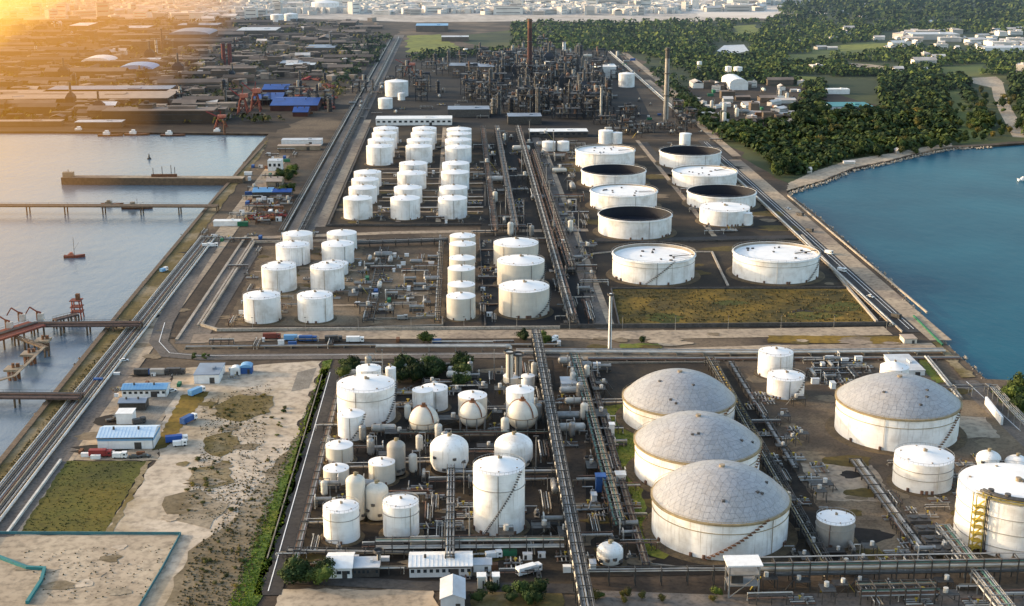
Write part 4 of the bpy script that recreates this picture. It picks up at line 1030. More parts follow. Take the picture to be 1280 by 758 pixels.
building('long white roofed hall behind the teal roofed one', 1034, 1062, 118, 14, 6, 'flat', 'plain_white', 'plain_white', 'hall', 'hall', door=False)
building('long white quay-like building at the woodland edge', 1230, 1292, 66, 40, 8, 'flat', 'plain_white', 'pale_roof', 'hall', 'hall', door=False)
building('pale long building above the village in the far right woodland', 1140, 1200, 50, 50, 10, 'flat', 'house_wall', 'pale_roof', 'hall', 'hall', door=False)
building('white arena roof in the village by the stack', 912, 935, 113, 60, 9, 'barrel', 'plain_white', 'plain_white', 'hall', 'hall', door=False, rise=6)
for (x, yb, w, top, lab) in ((910,97,8,83,'white silo, left of two in the village'),(922,98,11,83.5,'white silo, right of two in the village'),(874,88,6,77,'slim pale silo above the village road'),
    (496,122,29,100,'fat white tank behind the three-column field, rear one'),(482,137,18,122,'white tank behind the three-column field, front left'),(502,126,9,116,'slim white tank stuck to the fat one'),
    (783,110,20,91,'white cylinder tank at the refinery road, front one'),(412,81,9,75,'small white tank left of the straight road'),(432,80,8,73,'tiny white tank beside the straight road'),
    (347,28,17,18,'big white tank below the hazy town, left'),(364,27,17,17,'big white tank below the hazy town, right'),(407,16,34,2,'giant white round tank in the far town'),(582,69,6,61,'small white tank behind the far field')):
    tank(x, yb, w, top, 'cone', lab, ring=False)
# --- stacks and towers
def stack(px, yb, ytop, wpx, label, m, band=None, cat='chimney', taper=.8, base=True):
    q = P(px, yb); d = depth(q); r = wpx*d/FPX/2; h = solve_h(q, ytop, 0, 300)
    t = thing('chimney', label, cat, (q.x, q.y, 0)); b = MB(); b.cyl(0, 0, 0, r, h, 20, r*taper); b.build('shaft', M[m], t, True)
    for f in (.35, .65, .97) if cat == 'chimney' else (.97,):
        b = MB(); rr = r*(1-(1-taper)*f); b.lathe([(rr+.02, h*f), (rr+1.1, h*f), (rr+1.1, h*f+1.1), (rr+1.0, h*f+1.1), (rr+1., h*f+.15), (rr+.02, h*f+.15)], 16); b.build('platform', M['dark_metal'], t)
    b = MB(); b.bar((0, -r-.4, 1), (0, -r*taper-.4, h-.5), .5, .3); b.build('ladder', M['mid_metal'], t)
    if band:
        b = MB(); b.cyl(0, 0, h*.86, r*(1-(1-taper)*.86)+.1, h*.142, 20, r*taper+.1); b.build('tip', M[band], t, True)
    return t
stack(662, 105, 24, 6.5, 'tall dark red chimney of the refinery', 'stack_red', 'rust')
stack(832, 152, 60, 6.5, 'tall grey chimney standing alone right of the refinery', 'grey_paint', 'dark_metal')
stack(684, 104, 77, 7, 'white refinery column right of the red chimney', 'plain_white', None, 'tower', 1)
stack(705, 68, 52, 4.5, 'short white column behind the refinery', 'plain_white', None, 'tower', 1)
stack(659.5, 103, 78, 4, 'slim pale column touching the red chimney', 'cream_paint', None, 'tower', 1)
stack(751, 150, 108, 3, 'thin white flare pipe right of the refinery', 'white_pipe', None, 'flare stack', .8)
stack(196, 68, 49, 3.2, 'white chimney in the hazy district', 'white_pipe', None, 'chimney', .9)
stack(280, 2+80, 54, 5, 'brown tower block chimney, left of two in the hazy district', 'brick_red', None, 'tower', 1)
stack(288, 82, 54, 5, 'brown tower block chimney, right of two in the hazy district', 'brick_red', None, 'tower', 1)
stack(203, 64, 36, 3, 'brown lattice chimney beside the white one', 'rust_pipe', None, 'chimney', .7)
stack(226, 125, 107, 3.5, 'short white chimney near the far bay shore', 'white_pipe', None, 'chimney', .9)
stack(46, 72, 57, 3, 'faint pale chimney in the golden haze', 'white_pipe', None, 'chimney', .9)
stack(762, 441, 367, 4.6, 'white flare stack standing alone beside the cross road', 'plain_white', None, 'flare stack', .75)
for i, (x, y, yt, w_, m) in enumerate(((637,480,440,9,'cream_paint'),(648,478,443,9,'grey_paint'),(474,712,690,5,'grey_paint'),(281,168,150,2.5,'rust'))):
    stack(x, y, yt, w_, ('cream column at the pipe riser behind the spheres','grey column right of the cream riser column','grey short column left of the ribbed shed','thin red mast on the far quay')[i], m, None, 'column', 1)
b = MB(); q0 = P(632, 440); t = thing('pipe_riser', 'white vertical pipe at the end of the thick crossing pipe', 'pipe', (q0.x, q0.y, 0))
b.tube([(0,0,3.2),(2,0,3.2),(2.6,0,2.6),(2.6,-1,-0)], .9, 10); b.build('pipe', M['white_pipe'], t, True)
def gantry(px, yb, w, h, label):
    q = P(px, yb); t = thing('harbour_crane', label, 'crane', (q.x, q.y, 0)); b = MB()
    for s in (-1, 1):
        for u in (-1, 1):
            b.bar((s*w/2, u*w/2, 0), (s*w*.22, u*w*.22, h*.62), 1.1)
            b.bar((s*w/2, u*w/2, 0), (-s*w*.3, u*w*.3, h*.45), .5)
    b.cyl(0, 0, h*.6, w*.26, h*.12, 12); b.build('tower', M['brick_red'], t)
    b = MB(); b.box(w*.15, 0, h*.72, w*.75, w*.45, h*.16); b.build('cab', M['salmon'], t)
    b = MB(); b.bar((-w*.2, -1, h*.76), (-w*1.25, -1, h*1.12), .7); b.bar((-w*.2, 1, h*.76), (-w*1.25, 1, h*1.12), .7); b.bar((0, 0, h*.88), (w*.1, 0, h*1.15), .7); b.bar((w*.1, 0, h*1.15), (-w*1.25, 0, h*1.12), .25)
    for k in range(6): b.bar((-w*(.2+.17*k), -1, h*(.76+.058*k)), (-w*(.29+.17*k), 1, h*(.79+.058*k)), .3)
    b.build('boom', M['red_paint'], t)
gantry(304, 142, 12, 26, 'red harbour crane, left of two beside the blue sheds')
gantry(320, 139, 12, 30, 'red harbour crane, right of two beside the blue sheds')
gantry(276, 160, 12, 16, 'small red harbour crane on the far quay')
gantry(512, 96, 16, 22, 'red steel crane in front of the refinery blocks')
# steel kiosk tower at the bottom rack
q = P(929, 748); t = thing('steel_tower', 'open steel kiosk tower with white roof at the bottom rack', 'tower', (q.x, q.y+3, 0)); b = MB()
for s in (-1, 1):
    for u in (-1, 1): b.bar((s*5, u*3, 0), (s*5, u*3, 12), .5)
for z in (4.5, 8.5): b.box(0, 0, z, 10.6, 6.6, .3)
b.bar((-5,-3,0.2),(5,-3,8.5),.25); b.build('frame', M['silver_pipe'], t)
b = MB(); b.box(0, 0, 12, 12, 8, .5); b.build('roof', M['plain_white'], t)
b = MB(); b.box(-2, .5, 4.8, 4, 4, 3); b.build('cabin', M['mid_metal'], t)
# yellow stair tower on the big right tank
C, rad, d = footprint(1262, 701, 141); a = math.radians(214); q = Vector((C.x+(rad+2)*math.cos(a), C.y+(rad+2)*math.sin(a), 0)); hh = solve_h(C+Vector((d.x,d.y,0))*rad, 581)
t = thing('stair_tower', 'yellow stair tower against the big tank at the right edge', 'stair tower', q); b = MB()
for s in (-1, 1):
    for u in (-1, 1): b.bar((s*1.7, u*1.5, 0), (s*1.7, u*1.5, hh+2.5), .3)
for k in range(int(hh/2.6)+1):
    z = k*2.6; b.box(0, 0, z, 3.7, 3.3, .14)
    if z+2.6 < hh+2: b.bar((-1.5, -.8 if k % 2 else .8, z+.1), (1.5, -.8 if k % 2 else .8, z+2.6), .9, .15)
b.build('frame', M['yellow_paint'], t)
b = MB(); b.tube([(2.2,-1.6,0),(2.2,-1.6,hh+1),(4.5,1.5,hh+2)], .3, 7); b.tube([(3,-1.2,0),(3,-1.2,hh+.6),(6,2,hh+1.6)], .22, 7); b.build('pipe', M['dark_metal'], t)
t = thing('roof_pipework', 'yellow walkway and dark pipes on the roof of the right-edge tank', 'pipework', (C.x, C.y, hh)); b = MB()
pts = [((rad-2.2)*math.cos(math.radians(x)), (rad-2.2)*math.sin(math.radians(x)), 1.7) for x in range(205, 306, 6)]
b.tube(pts, .5, 6); b.tube([(x*.93, y*.93, z-.3) for x, y, z in pts], .9, 6); b.build('pipe', M['mid_metal'], t)
b = MB()
for p, p2 in zip(pts, pts[1:]): b.bar((p[0]*1.09, p[1]*1.09, .9), (p2[0]*1.09, p2[1]*1.09, .9), 1.2, .2); b.bar((p[0]*1.11, p[1]*1.11, 2), (p2[0]*1.11, p2[1]*1.11, 2), .14)
b.build('walkway', M['yellow_paint'], t)
for x in (215, 236, 262, 285):
    b = MB(); xx = math.radians(x); b.cyl((rad-4)*math.cos(xx), (rad-4)*math.sin(xx), .3, 1.1, 2.6, 10); b.build('valve', M['dark_metal'], t)
# --- vehicles
def car(px, py, rz, paint, label, group=None, kind='car', roofm=None):
    q = P(px, py); t = thing(kind, label, kind.replace('_', ' '), (q.x, q.y, .12), rz, group)
    L, Wd = {'car': (4.6, 1.9), 'van': (6, 2.2), 'truck': (9.5, 2.6), 'pickup': (5.6, 2.1)}[kind]
    b = MB()
    if kind == 'car':
        b.add([(-L/2,-Wd/2,.35),(L/2,-Wd/2,.35),(L/2,Wd/2,.35),(-L/2,Wd/2,.35),(-L/2,-Wd/2,.9),(L/2,-Wd/2,.8),(L/2,Wd/2,.8),(-L/2,Wd/2,.9)], [(3,2,1,0),(4,5,6,7),(0,1,5,4),(1,2,6,5),(2,3,7,6),(3,0,4,7)])
        b.build('body', M[paint], t); b = MB(); b.add([(-1.6,-.9,.9),(1.2,-.9,.85),(1.2,.9,.85),(-1.6,.9,.9),(-1.1,-.75,1.5),(.5,-.75,1.5),(.5,.75,1.5),(-1.1,.75,1.5)], [(0,1,5,4),(1,2,6,5),(2,3,7,6),(3,0,4,7)]); b.build('windows', M['glass'], t)
        b = MB(); b.box(-.3,0,1.5,1.7,1.55,.06); b.build('roof', M[paint], t)
    else:
        b.box(L/2-1.1, 0, .5, 2.2, Wd, 2.3 if kind != 'pickup' else 1.4); b.build('cab', M[paint], t)
        b = MB(); b.box(L/2-.02, 0, 1.5, .1, Wd*.86, .8); b.box(L/2-.9, 0, 1.55, 1.0, Wd+.05, .65); b.build('windows', M['glass'], t)
        b = MB(); b.box(-1.15, 0, .6, L-2.4, Wd, 2.6 if kind == 'truck' else 1.9 if kind == 'van' else .7); b.build('cargo_box', M[roofm or paint], t)
        b = MB(); b.box(0, 0, .35, L*.96, Wd*.6, .25); b.build('chassis', M['dark_metal'], t)
    for s in (-1, 1):
        for u in (-1, 1):
            b = MB(); x = s*L*.32; y = u*(Wd/2-.1)
            b.tube([(x, y-.13, .4), (x, y+.13, .4)], .42, 10); b.build('wheel', M['rubber'], t)
    return t
car(246, 493, 1.0, 'plain_white', 'white pickup with blue bed on the olive strip', kind='truck', roofm='sky_roof')
car(236, 528, 1.1, 'plain_white', 'white truck with bright blue load parked on the sand', kind='truck', roofm='blue_paint')
car(221, 553, .25, 'plain_white', 'white lorry with dark blue cover on the sand', kind='truck', roofm='blue_roof')
car(225, 558, .25, 'plain_white', 'white van half behind the blue-covered lorry', kind='van')
car(126, 571, 0, 'red_paint', 'red truck beside the long white warehouse', kind='truck', roofm='red_paint')
car(150, 573, 0, 'plain_white', 'white van in the dark row below the warehouse', kind='van')
car(168, 573, .1, 'dark_metal', 'black car in the row below the warehouse')
car(182, 572, 0, 'mid_metal', 'grey car at the right end of the row below the warehouse')
car(118, 570, .1, 'dark_metal', 'black car left of the red truck')
car(180, 469, 0, 'blue_paint', 'truck with blue cab at the left of the long tank trailer', kind='truck', roofm='mid_metal')
car(200, 469, 0, 'mid_metal', 'grey lorry in the middle of the dark truck row', kind='truck', roofm='grey_paint')
car(220, 468, 0, 'dark_metal', 'dark lorry at the right end of the truck row', kind='truck', roofm='mid_metal')
car(215, 490, .6, 'plain_white', 'white car beside the windowed site office', kind='car')
car(140, 527, .5, 'mid_metal', 'grey pickup left of the small white cabin', kind='pickup')
car(174, 530, .5, 'dark_metal', 'dark van right of the small white cabin', kind='van')
car(617, 698, .2, 'plain_white', 'white van parked under the tall main rack', kind='van')
car(155, 452, .3, 'plain_white', 'white car on the dirt road near the jetty', kind='car')
car(661, 717, .5, 'plain_white', 'white tanker truck at the foot of the main rack', kind='truck')
car(503, 400, .1, 'silver_pipe', 'silver car in the front corner of the earth yard', kind='van')
car(340, 424, 0, 'brick_red', 'maroon lorry on the cross road', kind='truck', roofm='brick_red')
car(366, 426, 0, 'plain_white', 'white lorry with blue box on the cross road', kind='truck', roofm='sky_roof')
car(385, 427, 0, 'blue_paint', 'blue lorry on the cross road', kind='truck', roofm='blue_paint')
car(444, 428, 0, 'plain_white', 'white lorry with white box on the cross road', kind='truck')
car(417, 427, .1, 'dark_metal', 'dark lorry beside the white box lorry', kind='truck', roofm='mid_metal')
car(692, 427, .9, 'plain_white', 'white van tilted beside the dark hedge on the cross road', kind='van')
car(205, 340, 1.1, 'plain_white', 'white van with blue roof beside the shore pipes', kind='van', roofm='sky_roof')
car(258, 309, .2, 'plain_white', 'white van left of a pair on the shore road', kind='van')
car(267, 309, .2, 'plain_white', 'white van right of a pair on the shore road', kind='van')
for i, (x, y) in enumerate(((1052,340),(1036,318),(1012,290),(1120,398),(985,262),(1088,372),(1000,270))):
    car(x, y, -1.0, R.choice(['dark_metal','plain_white','mid_metal']), 'small vehicle driving on the road along the lagoon', 'vehicles on the lagoon road', R.choice(['car','van']))
# fan cooler bank by the yellow stair tank
for i in range(4):
    y = 658+i*13; q = P(VL(1160,675,y), y); t = thing('air_cooler', 'dark fan cooler unit in a row left of the yellow-stair tank', 'air cooler', (q.x, q.y, 0), 0, 'fan coolers left of the yellow-stair tank')
    b = MB(); b.box(0, 0, 2.2, 8, 5.6, 1.3); b.build('casing', M['dark_metal'], t)
    for s in (-2, 2): b = MB(); b.cyl(s, 0, 3.5, 1.6, .6, 14); b.build('fan_ring', M['mid_metal'], t)
    b = MB()
    for s in (-1, 1):
        for u in (-1, 1): b.bar((s*3.6, u*2.4, 0), (s*3.6, u*2.4, 2.2), .35)
    b.build('stand', M['silver_pipe'], t)
# --- boats
def boat(px, py, L, rz, label, hull='brick_red', mast=9, cabin='plain_white', cat='boat', group=None):
    q = P(px, py, -2); t = thing('boat', label, cat, (q.x, q.y, -2), rz, group); b = MB(); n = 9; V = []
    for k in range(n):
        s = k/(n-1); x = (s-.45)*L; wd = L*.14*(1-max(0, (s-.55)/.45)**2)+.05; sh = .9+1.1*abs(s-.4)**1.5*2
        V.append([(x,-wd,sh+.3),(x,-wd*.75,-.6),(x,wd*.75,-.6),(x,wd,sh+.3)])
    for k in range(n-1):
        for j in range(3): b.face([V[k][j],V[k][j+1],V[k+1][j+1],V[k+1][j]])
        b.face([V[k][3],V[k][0],V[k+1][0],V[k+1][3]])
    b.face(V[0]); b.build('hull', M[hull], t)
    b = MB(); b.box(-L*.12, 0, 1.1, L*.26, L*.17, L*.11); b.box(-L*.1, 0, 1.1+L*.11, L*.14, L*.13, L*.07); b.build('cabin', M[cabin], t)
    b = MB(); b.cyl(L*.05, 0, 1, .15, mast, 6); b.bar((L*.05,0,mast*.4),(L*.3,0,mast*.8),.12); b.build('mast', M['dark_metal'], t)
boat(92, 322, 14, .15, 'small rust-red boat with mast alone in the bay', 'brick_red', 13, 'salmon')
boat(170, 261, 24, 0, 'brown work boat moored against the nearer long jetty', 'rust', 7, 'tan_pipe')
boat(139, 257, 18, 0, 'low brown boat lying behind the nearer long jetty', 'rust', 4, 'tan_pipe')
for x, y, lab in ((102,165,'low white-topped barge, leftmost at the far quay'),(137,170,'brown tug, second from left at the far quay'),(170,169,'white-decked tug, third at the far quay'),(215,170,'tug with mast at the middle of the far quay'),(275,167,'pink-hulled launch at the right of the far quay')):
    boat(x, y, 26, 0, lab, 'rust', 10, 'plain_white')
boat(1281, 226, 14, .1, 'white boat at the right edge of the lagoon', 'plain_white', 5, 'plain_white')
q = P(186.5, 199, -2); t = thing('buoy', 'dark buoy floating beyond the farther pier', 'buoy', (q.x, q.y, -2)); b = MB(); b.cyl(0,0,-.5,2,1.5,12); b.build('float', M['dark_metal'], t); b = MB(); b.cyl(0,0,1,1,4,8,.4); b.build('mast', M['dark_metal'], t)
# ------------------------------------------------------------------ refinery units and small plant items
def inpoly(x, y, pts):
    c = False; j = len(pts)-1
    for i in range(len(pts)):
        if (pts[i][1] > y) != (pts[j][1] > y) and x < (pts[j][0]-pts[i][0])*(y-pts[i][1])/(pts[j][1]-pts[i][1])+pts[i][0]: c = not c
        j = i
    return c
def rpt(pts, rr=R):
    xs = [p[0] for p in pts]; ys = [p[1] for p in pts]
    while True:
        x, y = rr.uniform(min(xs), max(xs)), rr.uniform(min(ys), max(ys))
        if inpoly(x, y, pts): return x, y
def clear(x, y, r):
    for a, b, c in TANKS:
        if (x-a)**2+(y-b)**2 < (c+r)**2: return False
    return True
PLACED = []
def free(x, y, r):
    for a, b, c in PLACED:
        if (x-a)**2+(y-b)**2 < (c+r)**2: return False
    return True
HID = (0, 0, -400)
K = {}
# distillation column
def k_column(h, r, m):
    t = thing('column', 'x', 'column', HID); b = MB(); b.cyl(0, 0, 0, r*1.15, h*.12, 18); b.cyl(0, 0, h*.12, r, h*.8, 18); b.cyl(0, 0, h*.92, r, h*.05, 18, r*.4); b.build('shell', M[m], t, True)
    for f in (.25, .45, .65, .85):
        b = MB(); b.lathe([(r+.02, h*f), (r+1.5, h*f), (r+1.5, h*f+.25), (r+.02, h*f+.25)], 14); b.tube([((r+1.5)*math.cos(k*PI/5), (r+1.5)*math.sin(k*PI/5), h*f+1.2) for k in range(8)], .1, 4); b.build('platform', M['mid_metal'], t)
    b = MB(); b.tube([(r+.7, 0, 0), (r+.7, 0, h+1), (0, 0, h+1.6), (0, 0, h*.95)], .45, 7); b.build('overhead_pipe', M['silver_pipe'], t)
    return t
# multi level steel structure with vessels
def k_structure(wd, dp, h, seed):
    rr = random.Random(seed); t = thing('process_unit', 'x', 'process unit', HID); b = MB(); nx = max(2, int(wd/7)); ny = max(2, int(dp/7))
    for i in range(nx+1):
        for j in range(ny+1): b.bar((-wd/2+wd*i/nx, -dp/2+dp*j/ny, 0), (-wd/2+wd*i/nx, -dp/2+dp*j/ny, h), .5)
    L = int(h/5.5)
    for k in range(1, L+1):
        z = h*k/L
        for j in range(ny+1): b.bar((-wd/2, -dp/2+dp*j/ny, z), (wd/2, -dp/2+dp*j/ny, z), .4)
        for i in range(nx+1): b.bar((-wd/2+wd*i/nx, -dp/2, z), (-wd/2+wd*i/nx, dp/2, z), .4)
    for i in range(nx): b.bar((-wd/2+wd*i/nx, -dp/2, 0), (-wd/2+wd*(i+1)/nx, -dp/2, h/L), .3)
    b.build('steel_frame', M['refinery_dark'], t)
    for k in range(1, L+1):
        z = h*k/L; b = MB(); b.box(rr.uniform(-1, 1), 0, z+.05, wd*rr.uniform(.6, .98), dp*rr.uniform(.6, .98), .2); b.build('floor', M['dark_metal'], t)
        for q in range(rr.randint(2, 4)):
            b = MB(); x, y = rr.uniform(-wd*.35, wd*.35), rr.uniform(-dp*.3, dp*.3); r = rr.uniform(.8, 1.8)
            if rr.random() < .5: b.tube([(x-3, y, z+r+.6), (x+3, y, z+r+.6)], r, 10)
            else: b.cyl(x, y, z+.25, r, rr.uniform(3, 7), 10)
            b.build('vessel', M[rr.choice(['silver_pipe','mid_metal','refinery_grey','refinery_dark','refinery_grey','rust_pipe'])], t)
    for q in range(5):
        b = MB(); x = rr.uniform(-wd/2, wd/2); y = -dp/2-.6; b.tube([(x, y, 0), (x, y, h*rr.uniform(.4, 1.1)), (x+rr.uniform(-5, 5), y+3, h*rr.uniform(.4, 1))], .3, 6); b.build('pipe', M[rr.choice(['silver_pipe','mid_metal','tan_pipe'])], t)
    return t
def k_furnace(seed):
    t = thing('furnace', 'x', 'furnace', HID); b = MB(); b.box(0, 0, 2.5, 14, 9, 11)
    b.add([(-7,-4.5,13.5),(7,-4.5,13.5),(7,4.5,13.5),(-7,4.5,13.5),(-3,-2,18),(3,-2,18),(3,2,18),(-3,2,18)], [(0,1,5,4),(1,2,6,5),(2,3,7,6),(3,0,4,7)]); b.build('casing', M['refinery_dark'], t)
    b = MB(); b.cyl(0, 0, 17.8, 1.6, 12, 14, 1.3); b.build('stack', M['refinery_grey'], t, True)
    for s in (-5.5, 5.5):
        b = MB(); b.bar((s, -3.5, 0), (s, -3.5, 2.5), .8); b.bar((s, 3.5, 0), (s, 3.5, 2.5), .8); b.build('support', M['concrete'], t)
    return t
def k_drum(m):
    t = thing('horizontal_drum', 'x', 'drum', HID); b = MB(); prof = []
    r, L = 1.7, 9.
    for k in range(7): a = PI/2*k/6; prof.append((max(.01, r*math.sin(a)), -L/2-.7*r*math.cos(a)))
    for k in range(7): a = PI/2*(1-k/6); prof.append((max(.01, r*math.sin(a)), L/2+.7*r*math.cos(a)))
    b.lathe(prof, 16); b.v = [(z, x, y+2.9) for x, y, z in b.v]; b.build('shell', M[m], t, True)
    for s in (-3, 3): b = MB(); b.box(s, 0, 0, .7, 2.6, 1.8); b.build('saddle', M['concrete'], t)
    b = MB(); b.tube([(1, 0, 4.4), (1, 0, 5.8), (1, 3, 5.8), (1, 3, 0)], .22, 6); b.build('pipe', M['silver_pipe'], t)
    return t
def k_pump():
    t = thing('pump_skid', 'x', 'pump', HID); b = MB(); b.box(0, 0, 0, 4.6, 2, .4); b.build('base', M['concrete'], t)
    b = MB(); b.tube([(-1.8, 0, 1.1), (-.2, 0, 1.1)], .6, 10); b.build('motor', M['mid_metal' ], t)
    b = MB(); b.cyl(1, 0, .4, .75, 1.3, 10); b.tube([(1, 0, 1.6), (1, 0, 3), (1, 4, 3)], .25, 6); b.build('pump_casing', M['silver_pipe'], t)
    return t
def k_manifold(seed):
    rr = random.Random(seed); t = thing('valve_manifold', 'x', 'valve manifold', HID)
    for k in range(4):
        b = MB(); y = -2.7+k*1.8; b.tube([(-5, y, .9), (5, y, .9)], rr.uniform(.2, .42), 7); b.build('pipe', M[rr.choice(['silver_pipe','white_pipe','tan_pipe','rust_pipe'])], t)
        b = MB(); x = rr.uniform(-3.5, 3.5); b.cyl(x, y, 1, .3, 1.3, 7); b.cyl(x, y, 2.3, .7, .15, 10); b.build('valve', M[rr.choice(['rust_pipe','mid_metal','mid_metal','yellow_paint','silver_pipe','dark_metal'])], t)
    b = MB(); b.tube([(rr.uniform(-2, 2), -3.6, 1.3), (rr.uniform(-2, 2), 3.8, 1.3)], .35, 7); b.build('header', M['silver_pipe'], t)
    for s in (-4, 4): b = MB(); b.box(s, 0, 0, .4, 6.4, .5); b.build('support', M['concrete'], t)
    return t
def k_exchanger():
    t = thing('heat_exchanger', 'x', 'heat exchanger', HID)
    for k in range(2):
        b = MB(); z = 1.6+k*2.2; b.tube([(-3.6, 0, z), (3.4, 0, z)], .85, 12); b.tube([(3.4, 0, z), (4.2, 0, z)], 1.05, 12); b.build('shell', M['silver_pipe' if k else 'mid_metal'], t)
    for s in (-2.3, 2.3): b = MB(); b.box(s, 0, 0, .6, 2.2, 3); b.build('saddle', M['concrete'], t)
    b = MB(); b.tube([(-3, 0, 4.5), (-3, 0, 6), (-3, -3, 6), (-3, -3, 0)], .28, 6); b.build('pipe', M['white_pipe'], t)
    return t
def k_vessel(m):
    t = thing('upright_vessel', 'x', 'vessel', HID); prof = [(.9, 1.6), (1.5, 2.2), (1.6, 2.8), (1.6, 8)]+[(max(.01, 1.6*math.cos(PI/2*k/6)), 8+1.0*math.sin(PI/2*k/6)) for k in range(1, 7)]
    b = MB(); b.lathe(prof, 18); b.build('shell', M[m], t, True)
    for k in range(4): a = k*PI/2+.6; b = MB(); b.bar((1.5*math.cos(a), 1.5*math.sin(a), 0), (1.5*math.cos(a), 1.5*math.sin(a), 3), .3); b.build('leg', M['mid_metal'], t)
    b = MB(); b.tube([(0, 0, 8.8), (0, 0, 10), (2.6, 0, 10), (2.6, 0, 0)], .25, 6); b.build('pipe', M['silver_pipe'], t)
    return t
def k_cabinet():
    t = thing('control_cabinet', 'x', 'cabinet', HID); b = MB(); b.box(0, 0, .2, 3.6, 2, 2.5); b.build('casing', M['plain_white'], t); b = MB(); b.box(0, 0, 2.72, 4, 2.4, .15); b.build('roof', M['pale_roof'], t)
    b = MB(); b.box(-.8, -1.04, .4, 1.1, .08, 1.9); b.build('door', M['mid_metal'], t); b = MB(); b.box(0, 0, 0, 4.4, 2.8, .2); b.build('base', M['concrete'], t); return t
def k_platform(seed):
    rr = random.Random(seed); t = thing('steel_platform', 'x', 'platform', HID); w_, d_, h_ = rr.uniform(5, 9), rr.uniform(3, 5), rr.uniform(3, 6); b = MB()
    for s in (-1, 1):
        for u in (-1, 1): b.bar((s*w_/2, u*d_/2, 0), (s*w_/2, u*d_/2, h_), .28)
        b.bar((s*w_/2, -d_/2, h_+1), (s*w_/2, d_/2, h_+1), .1); b.bar((-w_/2, s*d_/2, h_+1), (w_/2, s*d_/2, h_+1), .1); b.bar((s*w_/2, -d_/2, h_), (s*w_/2, -d_/2, h_+1), .1)
    b.bar((-w_/2, -d_/2, .2), (w_/2, -d_/2, h_), .15); b.build('frame', M['mid_metal'], t)
    b = MB(); b.box(0, 0, h_, w_+.4, d_+.4, .18); b.build('deck', M['mid_metal'], t)
    b = MB(); b.cyl(w_*.2, 0, h_+.2, .9, 1.8, 10); b.build('vessel', M['white_pipe'], t)
    b = MB(); b.bar((w_/2+.3, 0, h_), (w_/2+h_*.8, 0, 0), 1, .2); b.build('stair', M['yellow_paint' if seed == 1 else 'mid_metal'], t); return t
def k_bridge(seed):
    rr = random.Random(seed); t = thing('pipe_run', 'x', 'pipes', HID); L = 15
    for k in range(4):
        b = MB(); y = -1.5+k; z = rr.uniform(2.2, 3.6); e = rr.uniform(-2, 2)
        b.tube([(-L/2+e, y, 0), (-L/2+e, y, z), (L/2+e, y, z), (L/2+e, y+rr.uniform(-2, 2), z), (L/2+e, y, 0)] if k % 2 else [(-L/2, y, z), (L/2, y, z)], rr.uniform(.15, .35), 6); b.build('pipe', M[rr.choice(['silver_pipe','white_pipe','tan_pipe','mid_metal','rust_pipe'])], t)
    for s in (-5, 0, 5):
        b = MB(); b.bar((s, -2, 0), (s, -2, 3.8), .28); b.bar((s, 2, 0), (s, 2, 3.8), .28); b.bar((s, -2.2, 2.1), (s, 2.2, 2.1), .25); b.build('trestle', M['mid_metal'], t)
    return t
def k_mast():
    t = thing('light_mast', 'x', 'light mast', HID); b = MB(); b.cyl(0, 0, 0, .28, 16, 8, .14); b.build('pole', M['silver_pipe'], t); b = MB(); b.box(0, 0, 15.9, 2.2, .7, .5); b.build('lamp_head', M['mid_metal'], t); return t
def k_skip(m):
    t = thing('container', 'x', 'container', HID); b = MB(); b.box(0, 0, .15, 6, 2.4, 2.5)
    for k in range(9): b.box(-2.7+k*.68, -1.24, .3, .2, .08, 2.2)
    b.build('body', M[m], t); b = MB(); b.box(3.04, 0, .3, .08, 2.1, 2.2); b.build('door', M['mid_metal'], t); return t
KIND = {'column': [k_column(23,1.7,'refinery_grey'),k_column(18,2.4,'refinery_dark'),k_column(28,1.5,'refinery_grey'),k_column(14,1.3,'silver_pipe')],
 'unit': [k_structure(26,16,15,1),k_structure(18,14,20,2),k_structure(34,12,11,3),k_structure(14,14,24,4)], 'furnace': [k_furnace(1)],
 'drum': [k_drum('white_pipe'),k_drum('silver_pipe'),k_drum('cream_paint')], 'pump': [k_pump()], 'manifold': [k_manifold(1),k_manifold(2),k_manifold(3)],
 'exchanger': [k_exchanger()], 'vessel': [k_vessel('white_pipe'),k_vessel('silver_pipe'),k_vessel('cream_paint')], 'cabinet': [k_cabinet()],
 'platform': [k_platform(1),k_platform(2),k_platform(3)], 'run': [k_bridge(1),k_bridge(2),k_bridge(3)], 'mast': [k_mast()], 'skip': [k_skip('blue_paint'),k_skip('plain_white'),k_skip('rust'),k_skip('green_wall')]}
SZ = {'column':4,'unit':14,'furnace':9,'drum':5,'pump':3,'manifold':5,'exchanger':4,'vessel':2.5,'cabinet':2.5,'platform':5,'run':7,'mast':.8,'skip':3.4}
WORD = {'column':'tall distillation column with platforms','unit':'steel framed process unit full of vessels','furnace':'furnace block with its own stack','drum':'horizontal drum on saddles','pump':'small pump with round motor',
 'manifold':'low bank of pipes and valves','exchanger':'stacked pair of heat exchanger shells','vessel':'small upright vessel on legs','cabinet':'white control cabinet','platform':'steel platform with stair','run':'short raised pipe run on trestles','mast':'slim light mast','skip':'corrugated container'}
first = {}
def put(kind, x, y, rz, where, group, sc=1., z=0, var=None):
    v = var if var is not None else R.randrange(len(KIND[kind])); src = KIND[kind][v]
    w_ = WORD[kind]; lab = f'{w_} {where}'; PLACED.append((x, y, SZ[kind]*sc*.8)); g = f'{w_}s {group}'
    if (kind, v) not in first:
        first[(kind, v)] = 1; src.location = (x, y, z); src.rotation_euler = (0, 0, rz); src.scale = (sc,)*3; src["label"] = lab; src["group"] = g; return src
    return dup(src, (x, y, z), rz, sc, lab, g)
